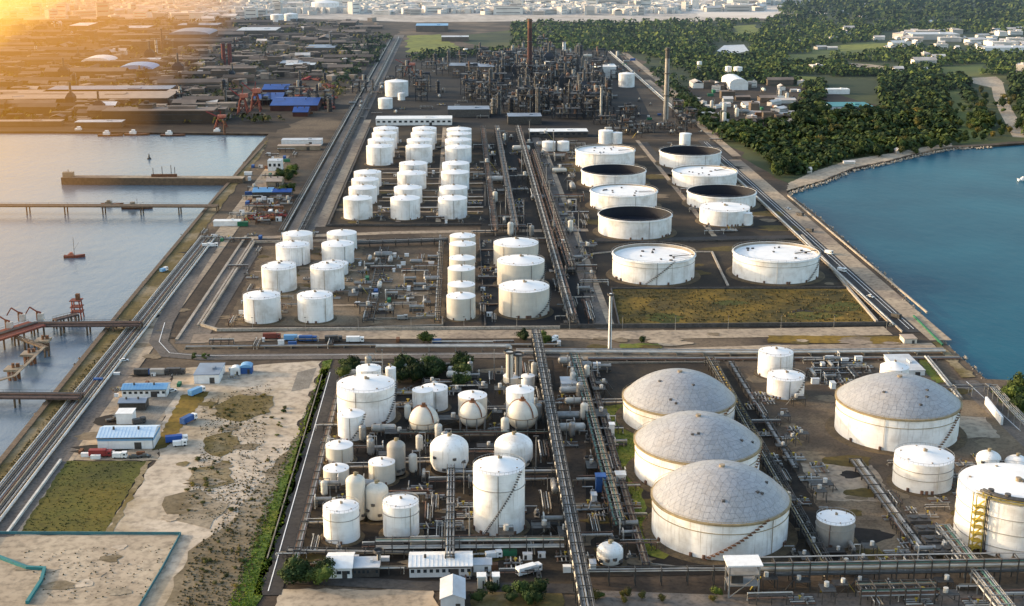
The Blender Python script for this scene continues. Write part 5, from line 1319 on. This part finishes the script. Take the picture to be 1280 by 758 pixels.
def scatter(poly, n, mixk, where, group, sc=(.8, 1.2), seed=0, avoid=True, tries=40):
    rr = random.Random(seed); made = 0
    for i in range(n):
        kind = rr.choice(mixk); s = rr.uniform(*sc)
        for _ in range(tries):
            q = P(*rpt(poly, rr)); r = SZ[kind]*s
            if clear(q.x, q.y, r*.75) and (not avoid or free(q.x, q.y, r*.8)):
                put(kind, q.x, q.y, rr.choice((0, 0, PI/2, PI/2, PI)), where, group, s); made += 1; break
REF = [(462,92),(500,72),(640,66),(742,74),(792,110),(800,146),(742,150),(680,136),(634,140),(556,134),(520,142),(500,140)]
REFD = [(592,84),(640,68),(725,72),(766,120),(742,150),(610,146),(580,125)]
scatter(REFD, 46, ['unit','unit','unit','furnace','column','column'], 'in the dark heart of the refinery', 'in the dark refinery', (.9, 1.3), 1)
scatter(REFD, 60, ['column','column','vessel','exchanger','drum','platform','run'], 'among the dark refinery units', 'among dark refinery units', (.9, 1.4), 2)
scatter(REF, 56, ['unit','run','drum','column','platform','manifold','exchanger','unit'], 'in the outer blocks of the refinery', 'in the outer refinery', (.75, 1.1), 3)
scatter([(430,120),(470,92),(500,140),(470,152),(440,148)], 14, ['unit','run','drum','platform'], 'left of the refinery by the straight road', 'left of the refinery', (.7, 1.1), 4)
COR = [(606,168),(690,168),(706,200),(738,300),(742,330),(606,296)]
scatter(COR, 95, ['manifold','run','run','exchanger','pump','drum','platform','platform','vessel','mast'], 'in the central pipe corridor', 'in the central corridor', (1.0, 1.6), 5)
scatter([(690,300),(745,310),(748,410),(700,410)], 22, ['manifold','run','pump','platform','exchanger'], 'beside the wide cream tanks', 'beside the wide cream tanks', (.8, 1.2), 6)
scatter([(452,322),(546,320),(544,396),(436,402)], 60, ['skip','manifold','cabinet','pump','run','drum','platform','exchanger'], 'lying in the cluttered earth yard', 'in the earth yard', (.7, 1.15), 7)
scatter([(600,300),(625,300),(622,405),(602,405)], 16, ['manifold','pump','cabinet','run'], 'between the slim and wide cream tanks', 'between cream tanks', (.7, 1.), 8)
FRT = [(432,462),(680,460),(700,600),(712,690),(392,690),(410,560)]
scatter(FRT, 150, ['manifold','manifold','run','run','run','exchanger','pump','pump','platform','platform','vessel','drum','mast'], 'in the front process area', 'in the front process area', (.75, 1.15), 9)
scatter([(540,600),(600,600),(600,690),(530,690)], 22, ['manifold','run','exchanger','platform','pump'], 'left of the tall white tank', 'left of the tall white tank', (.7, 1.), 10)
scatter([(690,690),(720,690),(726,728),(600,724),(360,712),(366,696)], 26, ['run','manifold','cabinet','pump','skip'], 'along the front edge of process area', 'along the front edge', (.6, .9), 11)
scatter([(736,460),(756,460),(800,690),(770,716),(730,716)], 46, ['manifold','run','platform','pump','exchanger','cabinet'], 'between the main racks and the domes', 'between main racks and domes', (.7, 1.05), 12)
scatter([(704,456),(738,456),(750,560),(706,560)], 16, ['cabinet','manifold','vessel','pump','drum'], 'just right of the main pipe rack', 'right of the main rack', (.8, 1.1), 13)
scatter([(925,470),(1010,510),(1040,640),(1030,716),(985,700),(950,560)], 34, ['manifold','run','pump','platform'], 'between the near domes and the grey tank', 'between domes and grey tank', (.7, 1.), 14)
scatter([(1010,450),(1075,452),(1090,470),(1040,486),(1010,478)], 26, ['run','manifold','exchanger','pump','cabinet'], 'in the open pipe yard behind the lone dome', 'in the open pipe yard', (.8, 1.1), 15)
scatter([(1040,690),(1180,690),(1200,716),(1050,718)], 22, ['run','manifold','platform','exchanger'], 'in front of the grey rusty tank', 'in front of the grey tank', (.7, 1.), 16)
scatter([(950,735),(1250,735),(1300,758),(940,758)], 30, ['run','manifold','platform'], 'below the bottom pipe rack', 'below the bottom rack', (.7, 1.), 17)
scatter([(1095,620),(1190,640),(1190,700),(1130,700)], 12, ['manifold','run','pump'], 'left of the yellow-stair tank', 'left of the yellow-stair tank', (.6, .9), 18)
scatter([(1120,575),(1215,560),(1240,580),(1190,640),(1120,640)], 12, ['manifold','pump','run'], 'round the white tank before the lone dome', 'round the banded white tank', (.6, .9), 19)
scatter([(838,180),(852,180),(912,290),(880,296)], 18, ['manifold','run','pump','cabinet'], 'between the two big-tank columns', 'between big-tank columns', (.8, 1.3), 20)
scatter([(480,162),(600,162),(604,280),(440,280)], 50, ['manifold','pump','run','cabinet'], 'among tanks of the three-column field', 'in the three-column field', (.7, 1.1), 21)
scatter([(300,310),(452,312),(430,408),(284,408)], 26, ['manifold','pump','run','cabinet'], 'among tanks of the two-column yard', 'in the two-column yard', (.6, .9), 22)
scatter([(310,240),(362,248),(352,282),(292,284)], 34, ['skip','manifold','run','platform','cabinet'], 'in the scrap heap by the shore road', 'in the scrap heap', (.9, 1.3), 23)
scatter([(250,290),(420,290),(430,302),(250,304)], 14, ['skip','run','cabinet','manifold'], 'along the road above the two-column yard', 'above the two-column yard', (.7, 1.), 24)
scatter([(700,176),(720,172),(735,290),(715,290)], 14, ['manifold','run','pump'], 'left of the big open-top tanks', 'left of the open-top tanks', (.8, 1.2), 25)
scatter([(800,120),(880,165),(905,178),(760,172),(742,160)], 30, ['unit','run','skip','drum','cabinet','platform'], 'around the foot of the tall grey stack', 'round the grey stack', (.6, 1.), 26)
scatter([(260,425),(700,426),(700,432),(260,433)], 12, ['skip','cabinet','run'], 'beside the cross road', 'beside the cross road', (.7, .9), 27)
scatter([(120,470),(320,462),(300,480),(130,500)], 16, ['skip','cabinet','manifold'], 'in the small works yard on the sand', 'in the small works yard', (.5, .75), 28)
scatter([(100,566),(190,566),(185,576),(100,575)], 5, ['skip'], 'below the long white warehouse', 'below the warehouse', (.5, .7), 29)
scatter([(20,60),(440,50),(420,150),(60,150)], 60, ['unit','column','run','drum','skip','furnace'], 'in the hazy industrial district', 'in the hazy district', (.7, 1.2), 30)
scatter([(640,66),(790,66),(820,100),(770,100)], 24, ['run','drum','skip','vessel','unit'], 'behind the refinery near the woodland', 'behind the refinery', (.9, 1.4), 31)
scatter([(330,190),(372,190),(350,232),(300,232)], 16, ['skip','run','cabinet'], 'between the bay shore and the straight road', 'by the bay corner', (.8, 1.2), 32)
scatter([(860,112),(1000,112),(985,150),(905,158)], 24, ['skip','vessel','cabinet','drum'], 'in the village right of the grey stack', 'in the stack village', (1., 1.6), 33)
def blobs(poly, n, size, mats, name, seed, lay=4):
    rr = random.Random(seed)
    for i in range(n):
        q = P(*rpt(poly, rr)); b = MB(); k = 14; s = rr.uniform(*size); ex = rr.uniform(.8, 2.2); ph = rr.uniform(0, 6)
        LAY[0] += 1; z = .05*lay + .0015*(LAY[0] % 30)
        pts = [(q.x+s*ex*math.cos(2*PI*j/k)*(1+.35*math.sin(3*j+ph)*rr.uniform(.4, 1)), q.y+s*math.sin(2*PI*j/k)*(1+.3*math.sin(5*j+ph)*rr.uniform(.4, 1)), z) for j in range(k)]
        b.poly(pts); struct(name, b, rr.choice(mats))
blobs([(705,176),(900,180),(990,290),(746,296)], 26, (4, 11), ['patch_olive','patch_light','patch_dark','patch_olive'], 'earth_patch', 1)
blobs([(748,306),(1005,302),(1050,356),(765,358)], 12, (3, 9), ['patch_olive','patch_olive','patch_light'], 'earth_patch', 2)
blobs([(470,162),(600,162),(600,280),(415,280)], 24, (3, 9), ['patch_light','patch_dark','patch_olive'], 'earth_patch', 3)
blobs([(330,312),(455,312),(432,404),(290,404)], 18, (2, 7), ['patch_olive','patch_light','patch_olive'], 'earth_patch', 4)
blobs([(432,465),(690,460),(722,725),(365,725)], 30, (1.5, 5), ['patch_light','patch_dark','patch_olive'], 'earth_patch', 5)
blobs([(736,458),(905,458),(1070,712),(740,716)], 22, (2, 5), ['patch_light','patch_olive','patch_dark'], 'earth_patch', 6)
blobs([(920,460),(1150,460),(1250,520),(1270,716),(1075,716)], 34, (2, 7), ['patch_light','patch_dark','patch_light','patch_olive'], 'earth_patch', 7)
blobs([(450,320),(556,320),(550,404),(436,404)], 20, (1.5, 5), ['patch_light','sand','patch_dark'], 'earth_patch', 8)
blobs([(768,366),(1056,366),(1084,402),(778,402)], 9, (4, 12), ['moss_grass','patch_dark','patch_olive'], 'grass_patch', 9, 5)
blobs([(232,300),(268,310),(140,560),(90,640),(112,560)], 16, (2, 7), ['patch_light','patch_olive','patch_dark'], 'earth_patch', 10)
blobs([(240,500),(360,480),(330,570),(200,660)], 12, (1.5, 4), ['scrub_soil','pale_sand','verge'], 'scrub_patch', 11, 6)
blobs([(10,690),(210,682),(170,752),(60,756)], 8, (1.5, 4), ['tan_road','sand','scrub_soil'], 'scrub_patch', 12, 6)
blobs([(735,416),(1100,418),(1150,432),(735,436)], 14, (2, 6), ['patch_light','tan_road','patch_olive'], 'earth_patch', 13, 6)
blobs([(100,70),(440,60),(420,150),(60,152)], 30, (10, 40), ['patch_dark','far_yard','patch_light'], 'earth_patch', 14)
scatter(REFD, 34, ['unit','unit','column','column'], 'in the dark heart of the refinery', 'in the dark refinery', (1.0, 1.4), 41, tries=120)
scatter([(560,120),(740,110),(760,148),(600,148)], 24, ['unit','run','drum','exchanger','platform'], 'along the front of the dark refinery', 'along the refinery front', (.8, 1.2), 42, tries=120)
scatter([(596,84),(640,70),(722,74),(758,118),(738,146),(615,142)], 44, ['unit','unit','column','drum'], 'in the dark heart of the refinery', 'in the dark refinery', (.9, 1.3), 43, False)
# red scrap pieces
for i in range(26):
    q = P(R.uniform(305,355), R.uniform(255,276)) if i < 16 else P(R.uniform(372,415), R.uniform(100,138)); t = thing('scrap_pile', 'heap of red scrap steel in the yard by the shore road' if i < 16 else 'heap of red scrap steel right of the blue roofed sheds', 'scrap', (q.x, q.y, 0), R.uniform(0, 3), 'red scrap heaps by the shore road' if i < 16 else 'red scrap heaps by the blue sheds'); b = MB(); t.scale = (1,1,1) if i < 16 else (2.6,2.6,1.8)
    for k in range(9): a = R.uniform(0, 6.28); b.bar((R.uniform(-4,4), R.uniform(-3,3), R.uniform(.2,1.2)), (R.uniform(-4,4), R.uniform(-3,3), R.uniform(.5,2.6)), R.uniform(.4,1.1))
    b.build('steel', M[R.choice(['red_paint','brick_red','rust','salmon'])], t)
# lamp masts along roads
for i in range(14):
    x = 250+i*66; q = P(x, 416-.004*x); put('mast', q.x, q.y, 0, 'standing along the cross road', 'along the cross road', .5)
for v in KIND.values():
    pass
for (k, v_) in [(k, i) for k in KIND for i in range(len(KIND[k]))]:
    if (k, v_) not in first: q = P(700+7*v_, 130); put(k, q.x, q.y, 0, 'in the dark heart of the refinery', 'in the dark refinery', 1, 0, v_)
# ------------------------------------------------------------------ vegetation
def crown_mesh(seed, n=560, flat=.8):
    """leaf clumps through a lumpy volume, unit radius, base at z=0.25"""
    rr = random.Random(seed); b = MB(); lobes = []
    for k in range(9):
        a = rr.uniform(0, 2*PI); q = rr.uniform(.1, .62); lobes.append((q*math.cos(a), q*math.sin(a), .75+rr.uniform(-.3, .45), rr.uniform(.32, .56)))
    for i in range(n):
        L = rr.choice(lobes); u = Vector((rr.gauss(0, 1), rr.gauss(0, 1), rr.gauss(.25, 1))).normalized(); d = rr.uniform(.62, 1.08)
        p = Vector((L[0], L[1], L[2]))+Vector((u.x, u.y, u.z*flat))*L[3]*d
        nrm = (u+Vector((rr.uniform(-.7, .7), rr.uniform(-.7, .7), rr.uniform(-.3, .8)))).normalized()
        a = nrm.cross(Vector((rr.uniform(-1, 1), rr.uniform(-1, 1), rr.uniform(-1, 1)))).normalized(); c = nrm.cross(a); s = rr.uniform(.06, .12)
        b.face([p+a*s, p+c*s*.8+nrm*s*.2, p-a*s*.9, p-c*s*.7-nrm*s*.15])
    return b
def core_blob(b, seed, s=1.):
    rr = random.Random(seed)
    for k in range(5):
        a = rr.uniform(0, 6.28); q = rr.uniform(.05, .4); b.ball(q*math.cos(a), q*math.sin(a), .72+rr.uniform(-.15, .25), rr.uniform(.3, .42), 8, 6)
def tree_kind(seed, m):
    t = thing('tree', 'x', 'tree', (0, 0, -300)); b = crown_mesh(seed); core_blob(b, seed); b.build('crown', M[m], t)
    b = MB(); b.tube([(0,0,0),(.03,.02,.35),(0,.03,.7)], .055, 7)
    for k in range(4): a = k*1.6+seed; b.tube([(.02,.02,.35),(.35*math.cos(a),.35*math.sin(a),.75)], .025, 5)
    b.build('trunk', M['bark'], t); return t
TK = [tree_kind(1,'leaf_dark'), tree_kind(2,'leaf_mid'), tree_kind(3,'leaf_dark'), tree_kind(4,'leaf_olive'), tree_kind(5,'leaf_bright')]
tused = [False]*5
def tree(x, y, rad, label, group, kinds=(0, 1, 2, 3, 4), hs=(.8, 1.3), name='tree', cat='tree'):
    k = R.choice(kinds); s = (rad, rad*R.uniform(.85, 1.15), rad*R.uniform(*hs)); rz = R.uniform(0, 6.28)
    if not tused[k] and group: tused[k] = True; o = TK[k]; o.location = (x, y, 0); o.scale = s; o.rotation_euler = (0, 0, rz); tag(o, label, cat, group)
    else: o = dup(TK[k], (x, y, 0), rz, s, label, group)
    o.name = name; o["category"] = cat; return o
def trees(poly, n, rad, label, group, seed, kinds=(0, 1, 2), **kw):
    rr = random.Random(seed)
    for i in range(n):
        px = rpt(poly, rr); q = P(*px)
        if not clear(q.x, q.y, 1): continue
        tree(q.x, q.y, rr.uniform(*rad), label, group, kinds, **kw)
trees([(352,716),(404,714),(408,732),(356,734)], 7, (4.5, 6.5), 'dark bushy tree at the front left corner of process area', 'trees at the front left corner', 1)
trees([(424,462),(448,458),(446,470),(424,478)], 8, (3.5, 5.5), 'dark tree beside the back of large process tank', 'trees left of the back process tank', 2)
trees([(484,462),(588,450),(586,484),(500,482)], 34, (3.5, 6.0), 'dark tree in the clump behind the sphere tanks', 'trees behind the sphere tanks', 3)
trees([(646,424),(686,424),(686,431),(646,431)], 7, (3, 4.2), 'dark hedge tree on the cross road', 'hedge trees on the cross road', 4)
trees([(522,424),(536,424),(536,430),(522,430)], 2, (3.5, 4.2), 'dark round bush by the cross road behind the pipe', 'bushes behind the crossing pipe', 5)
tree(*P(802, 430).xy, 3.2, 'single dark bush on the small green strip by the flare stack', None, (0,), name='bush', cat='bush')
trees([(590,742),(694,742),(694,758),(588,758)], 12, (2.5, 4.2), 'green bush in the bed at the bottom edge', 'bushes at the bottom edge', 6, (1, 2, 0))
trees([(728,748),(900,746),(900,757),(728,757)], 12, (1.5, 2.6), 'low bush under the white pipe bridge', 'bushes under the pipe bridge', 7, (1, 3), name='bush', cat='bush')
trees([(1244,492),(1290,488),(1300,530),(1270,520)], 14, (3.5, 5.5), 'dark tree at right edge by the lagoon corner', 'trees at the lagoon corner', 8)
trees([(406,455),(416,453),(382,560),(354,660),(325,750),(302,750),(345,640),(382,540)], 26, (.6, 1.3), 'small bush on the green verge beside the asphalt road', 'bushes on the green verge', 9, (4, 4, 1), name='bush', cat='bush', hs=(.5, .7))
trees([(376,540),(340,640),(300,740),(232,740),(250,700),(300,640)], 42, (.6, 1.5), 'dry shrub on the scrub bank beside the sand', 'shrubs on the scrub bank', 10, (3, 3, 3, 1), name='shrub', cat='shrub', hs=(.5, .8))
trees([(230,575),(270,570),(290,640),(235,640)], 26, (.8, 1.9), 'dry shrub in the middle of the sandy ground', 'shrubs on the sandy ground', 11, (3,), name='shrub', cat='shrub', hs=(.45, .7))
trees([(262,500),(330,490),(345,530),(270,555)], 34, (.7, 1.7), 'dry shrub at the top of the sandy ground', 'shrubs at the top of the sand', 12, (3,), name='shrub', cat='shrub', hs=(.45, .7))
trees([(352,520),(362,490),(352,540),(330,590)], 14, (.8, 1.6), 'shrub in a line down the pale sand', 'shrubs in a line on the sand', 13, (3,1), name='shrub', cat='shrub', hs=(.5, .8))
trees([(240,445),(262,444),(262,452),(240,452)], 5, (1, 1.8), 'low green bush along the ring road', 'bushes along the ring road', 14, (1,), name='bush', cat='bush')
trees([(345,225),(372,212),(366,242),(350,248)], 16, (4, 6), 'green tree beside the straight road near the sheds', 'trees by the straight road', 15)
trees([(1140,195),(1236,174),(1290,172),(1290,110),(1180,120),(1060,150),(975,172),(960,190),(978,220),(1055,198)], 230, (3.2, 7.2), 'dark broad tree in the wood along the lagoon', 'trees of the lagoon wood', 16, (0, 1, 2, 2, 3))
trees([(965,196),(990,212),(985,222),(966,222)], 12, (6, 9), 'dark tree at the tip of the wood by the lagoon road', 'trees at the tip of the wood', 17, (0, 2))
trees([(840,118),(905,150),(950,178),(930,182),(846,140)], 30, (5, 8), 'dark tree in the row behind the grey stack', 'trees behind the grey stack', 18, (0, 1, 2))
trees([(985,141),(1098,143),(1098,160),(980,168)], 24, (6, 9), 'dark tree in front of the teal roofed hall', 'trees before the teal hall', 19, (0, 1, 2))
# far woods: nobody could count these
def wood(name, polys, n, label, rad, leaf_m, seed, per=16, keepout=()):
    rr = random.Random(seed); b = MB(); proto = []
    for s in range(4):
        r2 = random.Random(s+50); fs = []
        for i in range(per):
            u = Vector((r2.gauss(0, 1), r2.gauss(0, 1), abs(r2.gauss(.4, .8)))).normalized(); p = Vector((u.x*.8, u.y*.8, .35+u.z*.75))*r2.uniform(.8, 1.05)
            nrm = (u+Vector((r2.uniform(-.5, .5), r2.uniform(-.5, .5), .3))).normalized(); a = nrm.cross(Vector((r2.uniform(-1, 1), r2.uniform(-1, 1), .3))).normalized(); c = nrm.cross(a); q = r2.uniform(.2, .38)
            fs.append([p+a*q, p+c*q, p-a*q, p-c*q])
        proto.append(fs)
    for i in range(n):
        poly = rr.choice(polys); px = rpt(poly, rr); q = P(*px)
        if any(inpoly(px[0], px[1], k) for k in keepout): continue
        s = rr.uniform(*rad)*(.55+depth(q)/2600); h = s*rr.uniform(.8, 1.3); ca, sa = math.cos(rr.uniform(0, 6)), 0; sa = math.sqrt(1-ca*ca)
        for f in rr.choice(proto): b.face([(q.x+(p.x*ca-p.y*sa)*s, q.y+(p.x*sa+p.y*ca)*s, p.z*h) for p in f])
    return tag(b.build(name, M[leaf_m]), label, 'woodland', None, 'stuff')
KEEP = [[(975,242),(984,227),(1020,212),(1062,198),(1108,192),(1150,184),(1190,178),(1236,176),(1236,200),(1000,250)],[(1030,96),(1100,96),(1100,141),(1030,141)],[(988,94),(1034,94),(1034,104),(988,104)],[(1042,56),(1122,53),(1122,64),(1042,64)],[(914,32),(950,30),(950,46),(914,46)],[(892,54),(940,54),(940,69),(892,69)],
        [(1205,94),(1260,94),(1284,176),(1246,178)],[(1100,40),(1292,44),(1292,68),(1100,60)],[(862,106),(1006,106),(1000,148),(900,162),(862,140)],[(1060,77),(1126,80),(1126,90),(1060,88)],[(500,40),(556,40),(580,68),(500,68)],[(1180,116),(1200,112),(1236,176),(1200,178)],[(1010,60),(1090,52),(1120,60),(1080,70),(1020,70)],[(1170,84),(1230,80),(1240,92),(1180,98)],[(980,68),(1030,66),(1040,76),(985,80)]]
W1 = [(560,32),(700,30),(960,26),(1330,24),(1330,176),(1240,172),(1150,188),(1070,204),(990,224),(962,205),(900,160),(840,112),(800,72),(775,66),(620,62)]
wood('woodland', [[(640,30),(960,27),(1100,30),(1330,30),(1330,110),(900,100),(800,68),(640,60)]], 6800, 'dark green woodland spreading beyond the refinery at right', (2.6, 6.8), 'leaf_mid', 1, 12, KEEP)
wood('lagoon_woodland', [[(860,90),(1000,92),(1330,100),(1330,174),(1240,170),(1150,187),(1070,203),(990,222),(962,205),(905,165)]], 4300, 'dense dark wood along the lagoon shore', (3, 7.6), 'leaf_dark', 2, 18, KEEP)
wood('far_woodland', [[(1000,-10),(1400,-20),(1400,30),(960,28)]], 1700, 'bluish far woodland at the top right', (5, 9), 'leaf_dark', 3, 10, [])
wood('hazy_scrub', [[(-40,30),(330,26),(480,40),(430,120),(340,156),(60,152),(-40,150)]], 1500, 'brown scrub and trees between works buildings across the bay', (3, 6.5), 'leaf_olive', 4, 10, [[(50,112),(212,112),(212,134),(50,134)],[(300,100),(400,100),(400,148),(300,148)]])
wood('road_scrub', [[(500,70),(640,62),(640,68),(520,78)],[(430,60),(490,45),(470,80),(420,110)],[(800,70),(850,110),(930,180),(905,180),(830,120)]], 420, 'dark scrub lining the refinery and the straight road', (4, 7), 'leaf_dark', 5, 10, [])
def grass(name, poly, n, label, m, seed, s=(.25, .7), keep=()):
    rr = random.Random(seed); b = MB()
    for i in range(n):
        px = rpt(poly, rr); q = P(*px); h = rr.uniform(*s)
        for k in range(3):
            a = rr.uniform(0, 6.28); w_ = h*.6; b.face([(q.x-w_*math.cos(a), q.y-w_*math.sin(a), .1), (q.x+w_*math.cos(a), q.y+w_*math.sin(a), .1), (q.x+w_*.7*math.cos(a)+rr.uniform(-.3, .3), q.y+w_*.7*math.sin(a), h), (q.x-w_*.6*math.cos(a), q.y-w_*.6*math.sin(a)+rr.uniform(-.3, .3), h)])
    return tag(b.build(name, M[m]), label, 'grass', None, 'stuff')
grass('verge_grass', [(404,452),(416,450),(380,560),(352,660),(318,770),(280,770),(335,620),(372,540)], 4200, 'bright green rough grass on the verge beside the asphalt road', 'leaf_bright', 1, (.2, .55))
grass('scrub_grass', [(372,545),(340,640),(300,770),(215,770),(240,690),(290,640),(330,570)], 1100, 'dry tufts on the scrub bank beside the sand', 'scrub', 2, (.3, .8))
grass('sand_tufts', [(250,500),(340,480),(330,560),(300,650),(220,650),(250,570)], 1500, 'scattered dry tufts on the pale sandy ground', 'scrub', 3, (.2, .6))
grass('lot_tufts', [(20,690),(220,680),(180,750),(60,750)], 260, 'sparse dark tufts on the front sandy lot', 'scrub', 4, (.2, .6))
grass('shore_grass', [(30,560),(100,470),(190,370),(200,374),(110,480),(20,596),(-40,680),(-70,690)], 1600, 'rough ochre grass along the bay shore', 'scrub', 5, (.3, .7))
grass('dome_grass', [(752,510),(782,508),(798,560),(804,640),(830,690),(804,690),(786,610)], 900, 'green tufts on the lawn beside the domes', 'leaf_bright', 6, (.2, .5))

wood('mixed_woodland', [[(640,30),(960,27),(1330,30),(1330,174),(1240,170),(1150,186),(1070,200),(990,220),(962,205),(900,150),(800,68)]], 700, 'lighter green trees mixed through the right-hand woodland', (2.2, 5.5), 'leaf_mid', 6, 14, KEEP)
grass('field_tufts', [(768,364),(1058,364),(1090,403),(777,404)], 1500, 'rough tufts over the olive grass rectangle by the tanks', 'scrub', 7, (.4, 1.1))
grass('plot_tufts', [(84,578),(182,578),(131,666),(27,666)], 900, 'tufts over the dark green grass plot by the shore road', 'leaf_olive', 8, (.2, .5))
def rocks(name, line, n, label, size, seed, spread):
    rr = random.Random(seed); b = MB(); q = [P(*p) for p in line]
    L = [(c-a).length for a, c in zip(q, q[1:])]; T = sum(L)
    for i in range(n):
        d = rr.uniform(0, T); k = 0
        while d > L[k] and k < len(L)-1: d -= L[k]; k += 1
        p = q[k]+(q[k+1]-q[k])*(d/L[k]); s = rr.uniform(*size); x, y = p.x+rr.gauss(0, spread), p.y+rr.gauss(0, spread); z = rr.uniform(-2.6, -.6)
        o = [(rr.uniform(.6, 1)*s*a, rr.uniform(.6, 1)*s*c, rr.uniform(.6, 1)*s*e) for a, c, e in ((1,0,0),(0,1,0),(-1,0,0),(0,-1,0),(0,0,1.2),(0,0,-1))]
        b.add([(x+a, y+c, z+e) for a, c, e in o], [(0,1,4),(1,2,4),(2,3,4),(3,0,4),(1,0,5),(2,1,5),(3,2,5),(0,3,5)])
    return tag(b.build(name, M['bund' if seed == 1 else 'timber']), label, 'rocks', None, 'stuff')
rocks('shore_rocks', [(1232,474),(1176,425),(1107,346),(1060,304),(1012,263),(984,241),(1030,227),(1066,212),(1108,203),(1145,194),(1190,185),(1240,183)], 1500, 'loose pale rocks along the lagoon bank', (.5, 1.6), 1, 1.3)
rocks('bank_rocks', [(335,169),(268,249),(150,391),(0,578),(-60,653)], 1100, 'dark rocks along the foot of the bay bank', (.4, 1.3), 2, 1.0)
# ------------------------------------------------------------------ light, sky, haze
SUN_EL, SUN_AZ = math.radians(12), math.atan2(-.968, .25)       # azimuth clockwise from +Y
w = bpy.data.worlds.new("World"); scene.world = w; w.use_nodes = True
nt = w.node_tree; bg = nt.nodes["Background"]
sky = nt.nodes.new("ShaderNodeTexSky"); sky.sky_type = 'NISHITA'; sky.sun_disc = False
sky.sun_elevation = SUN_EL; sky.sun_rotation = SUN_AZ
sky.air_density = 1.0; sky.dust_density = 3.0; sky.ozone_density = 1.0
tint = nt.nodes.new("ShaderNodeMix"); tint.data_type = 'RGBA'; tint.blend_type = 'MULTIPLY'; tint.inputs[0].default_value = 1
tint.inputs[7].default_value = (1.0, .98, .94, 1)
nt.links.new(sky.outputs[0], tint.inputs[6]); nt.links.new(tint.outputs[2], bg.inputs[0]); bg.inputs[1].default_value = SKY_STR
sd = bpy.data.lights.new("sun", 'SUN'); sd.energy = 5; sd.angle = math.radians(.55); sd.color = (1, .75, .47)
so = bpy.data.objects.new("sun", sd); col.objects.link(so)
tosun = Vector((math.sin(SUN_AZ)*math.cos(SUN_EL), math.cos(SUN_AZ)*math.cos(SUN_EL), math.sin(SUN_EL)))
so.rotation_euler = (-tosun).to_track_quat('-Z', 'Y').to_euler()
scene.view_settings.view_transform = 'Standard'; scene.view_settings.look = 'None'
scene.view_settings.exposure = 0; scene.view_settings.gamma = 1
scene.cycles.use_denoising = True
scene.cycles.max_bounces = 6; scene.cycles.diffuse_bounces = 3; scene.cycles.glossy_bounces = 2
scene.cycles.transparent_max_bounces = 8
def haze(name, foot, h, density, colour, strength):
    m = bpy.data.materials.new(name); m.use_nodes = True; nt = m.node_tree
    for n in list(nt.nodes):
        if n.type != 'OUTPUT_MATERIAL': nt.nodes.remove(n)
    out = nt.nodes[0]
    ab = nt.nodes.new("ShaderNodeVolumeAbsorption"); ab.inputs["Color"].default_value = (0, 0, 0, 1); ab.inputs["Density"].default_value = density
    em = nt.nodes.new("ShaderNodeEmission"); em.inputs[0].default_value = (*colour, 1); em.inputs[1].default_value = strength*density  # haze gives off its own glow in place of scattered sunlight
    ad = nt.nodes.new("ShaderNodeAddShader"); nt.links.new(ab.outputs[0], ad.inputs[0]); nt.links.new(em.outputs[0], ad.inputs[1])
    nt.links.new(ad.outputs[0], out.inputs["Volume"])
    b = MB(); n = len(foot)
    b.face([(x, y, -1.5) for x, y in reversed(foot)]); b.face([(x, y, h) for x, y in foot])
    for i in range(n):
        a, c = foot[i], foot[(i+1) % n]
        b.face([(*a, -1.5), (*c, -1.5), (*c, h), (*a, h)])
    o = b.build(name, m); tag(o, kind='structure'); return o
if HAZE:
    haze('haze', [(-15500, 1500), (15500, 1500), (15500, 25000), (-15500, 25000)], 150, .6e-4, (.42, .58, .74), .85)
    haze('glowing_haze', [(-14000, 600), (-215, 600), (-330, 1500), (-560, 3900), (-900, 9000), (-14000, 9000)], 190, 2.3e-4, (1.0, .42, .045), 1.75)
    haze('glowing_haze', [(-13000, 900), (-440, 900), (-800, 2500), (-1150, 4500), (-13000, 9500)], 185, 5.5e-4, (1.0, .62, .12), 2.7)
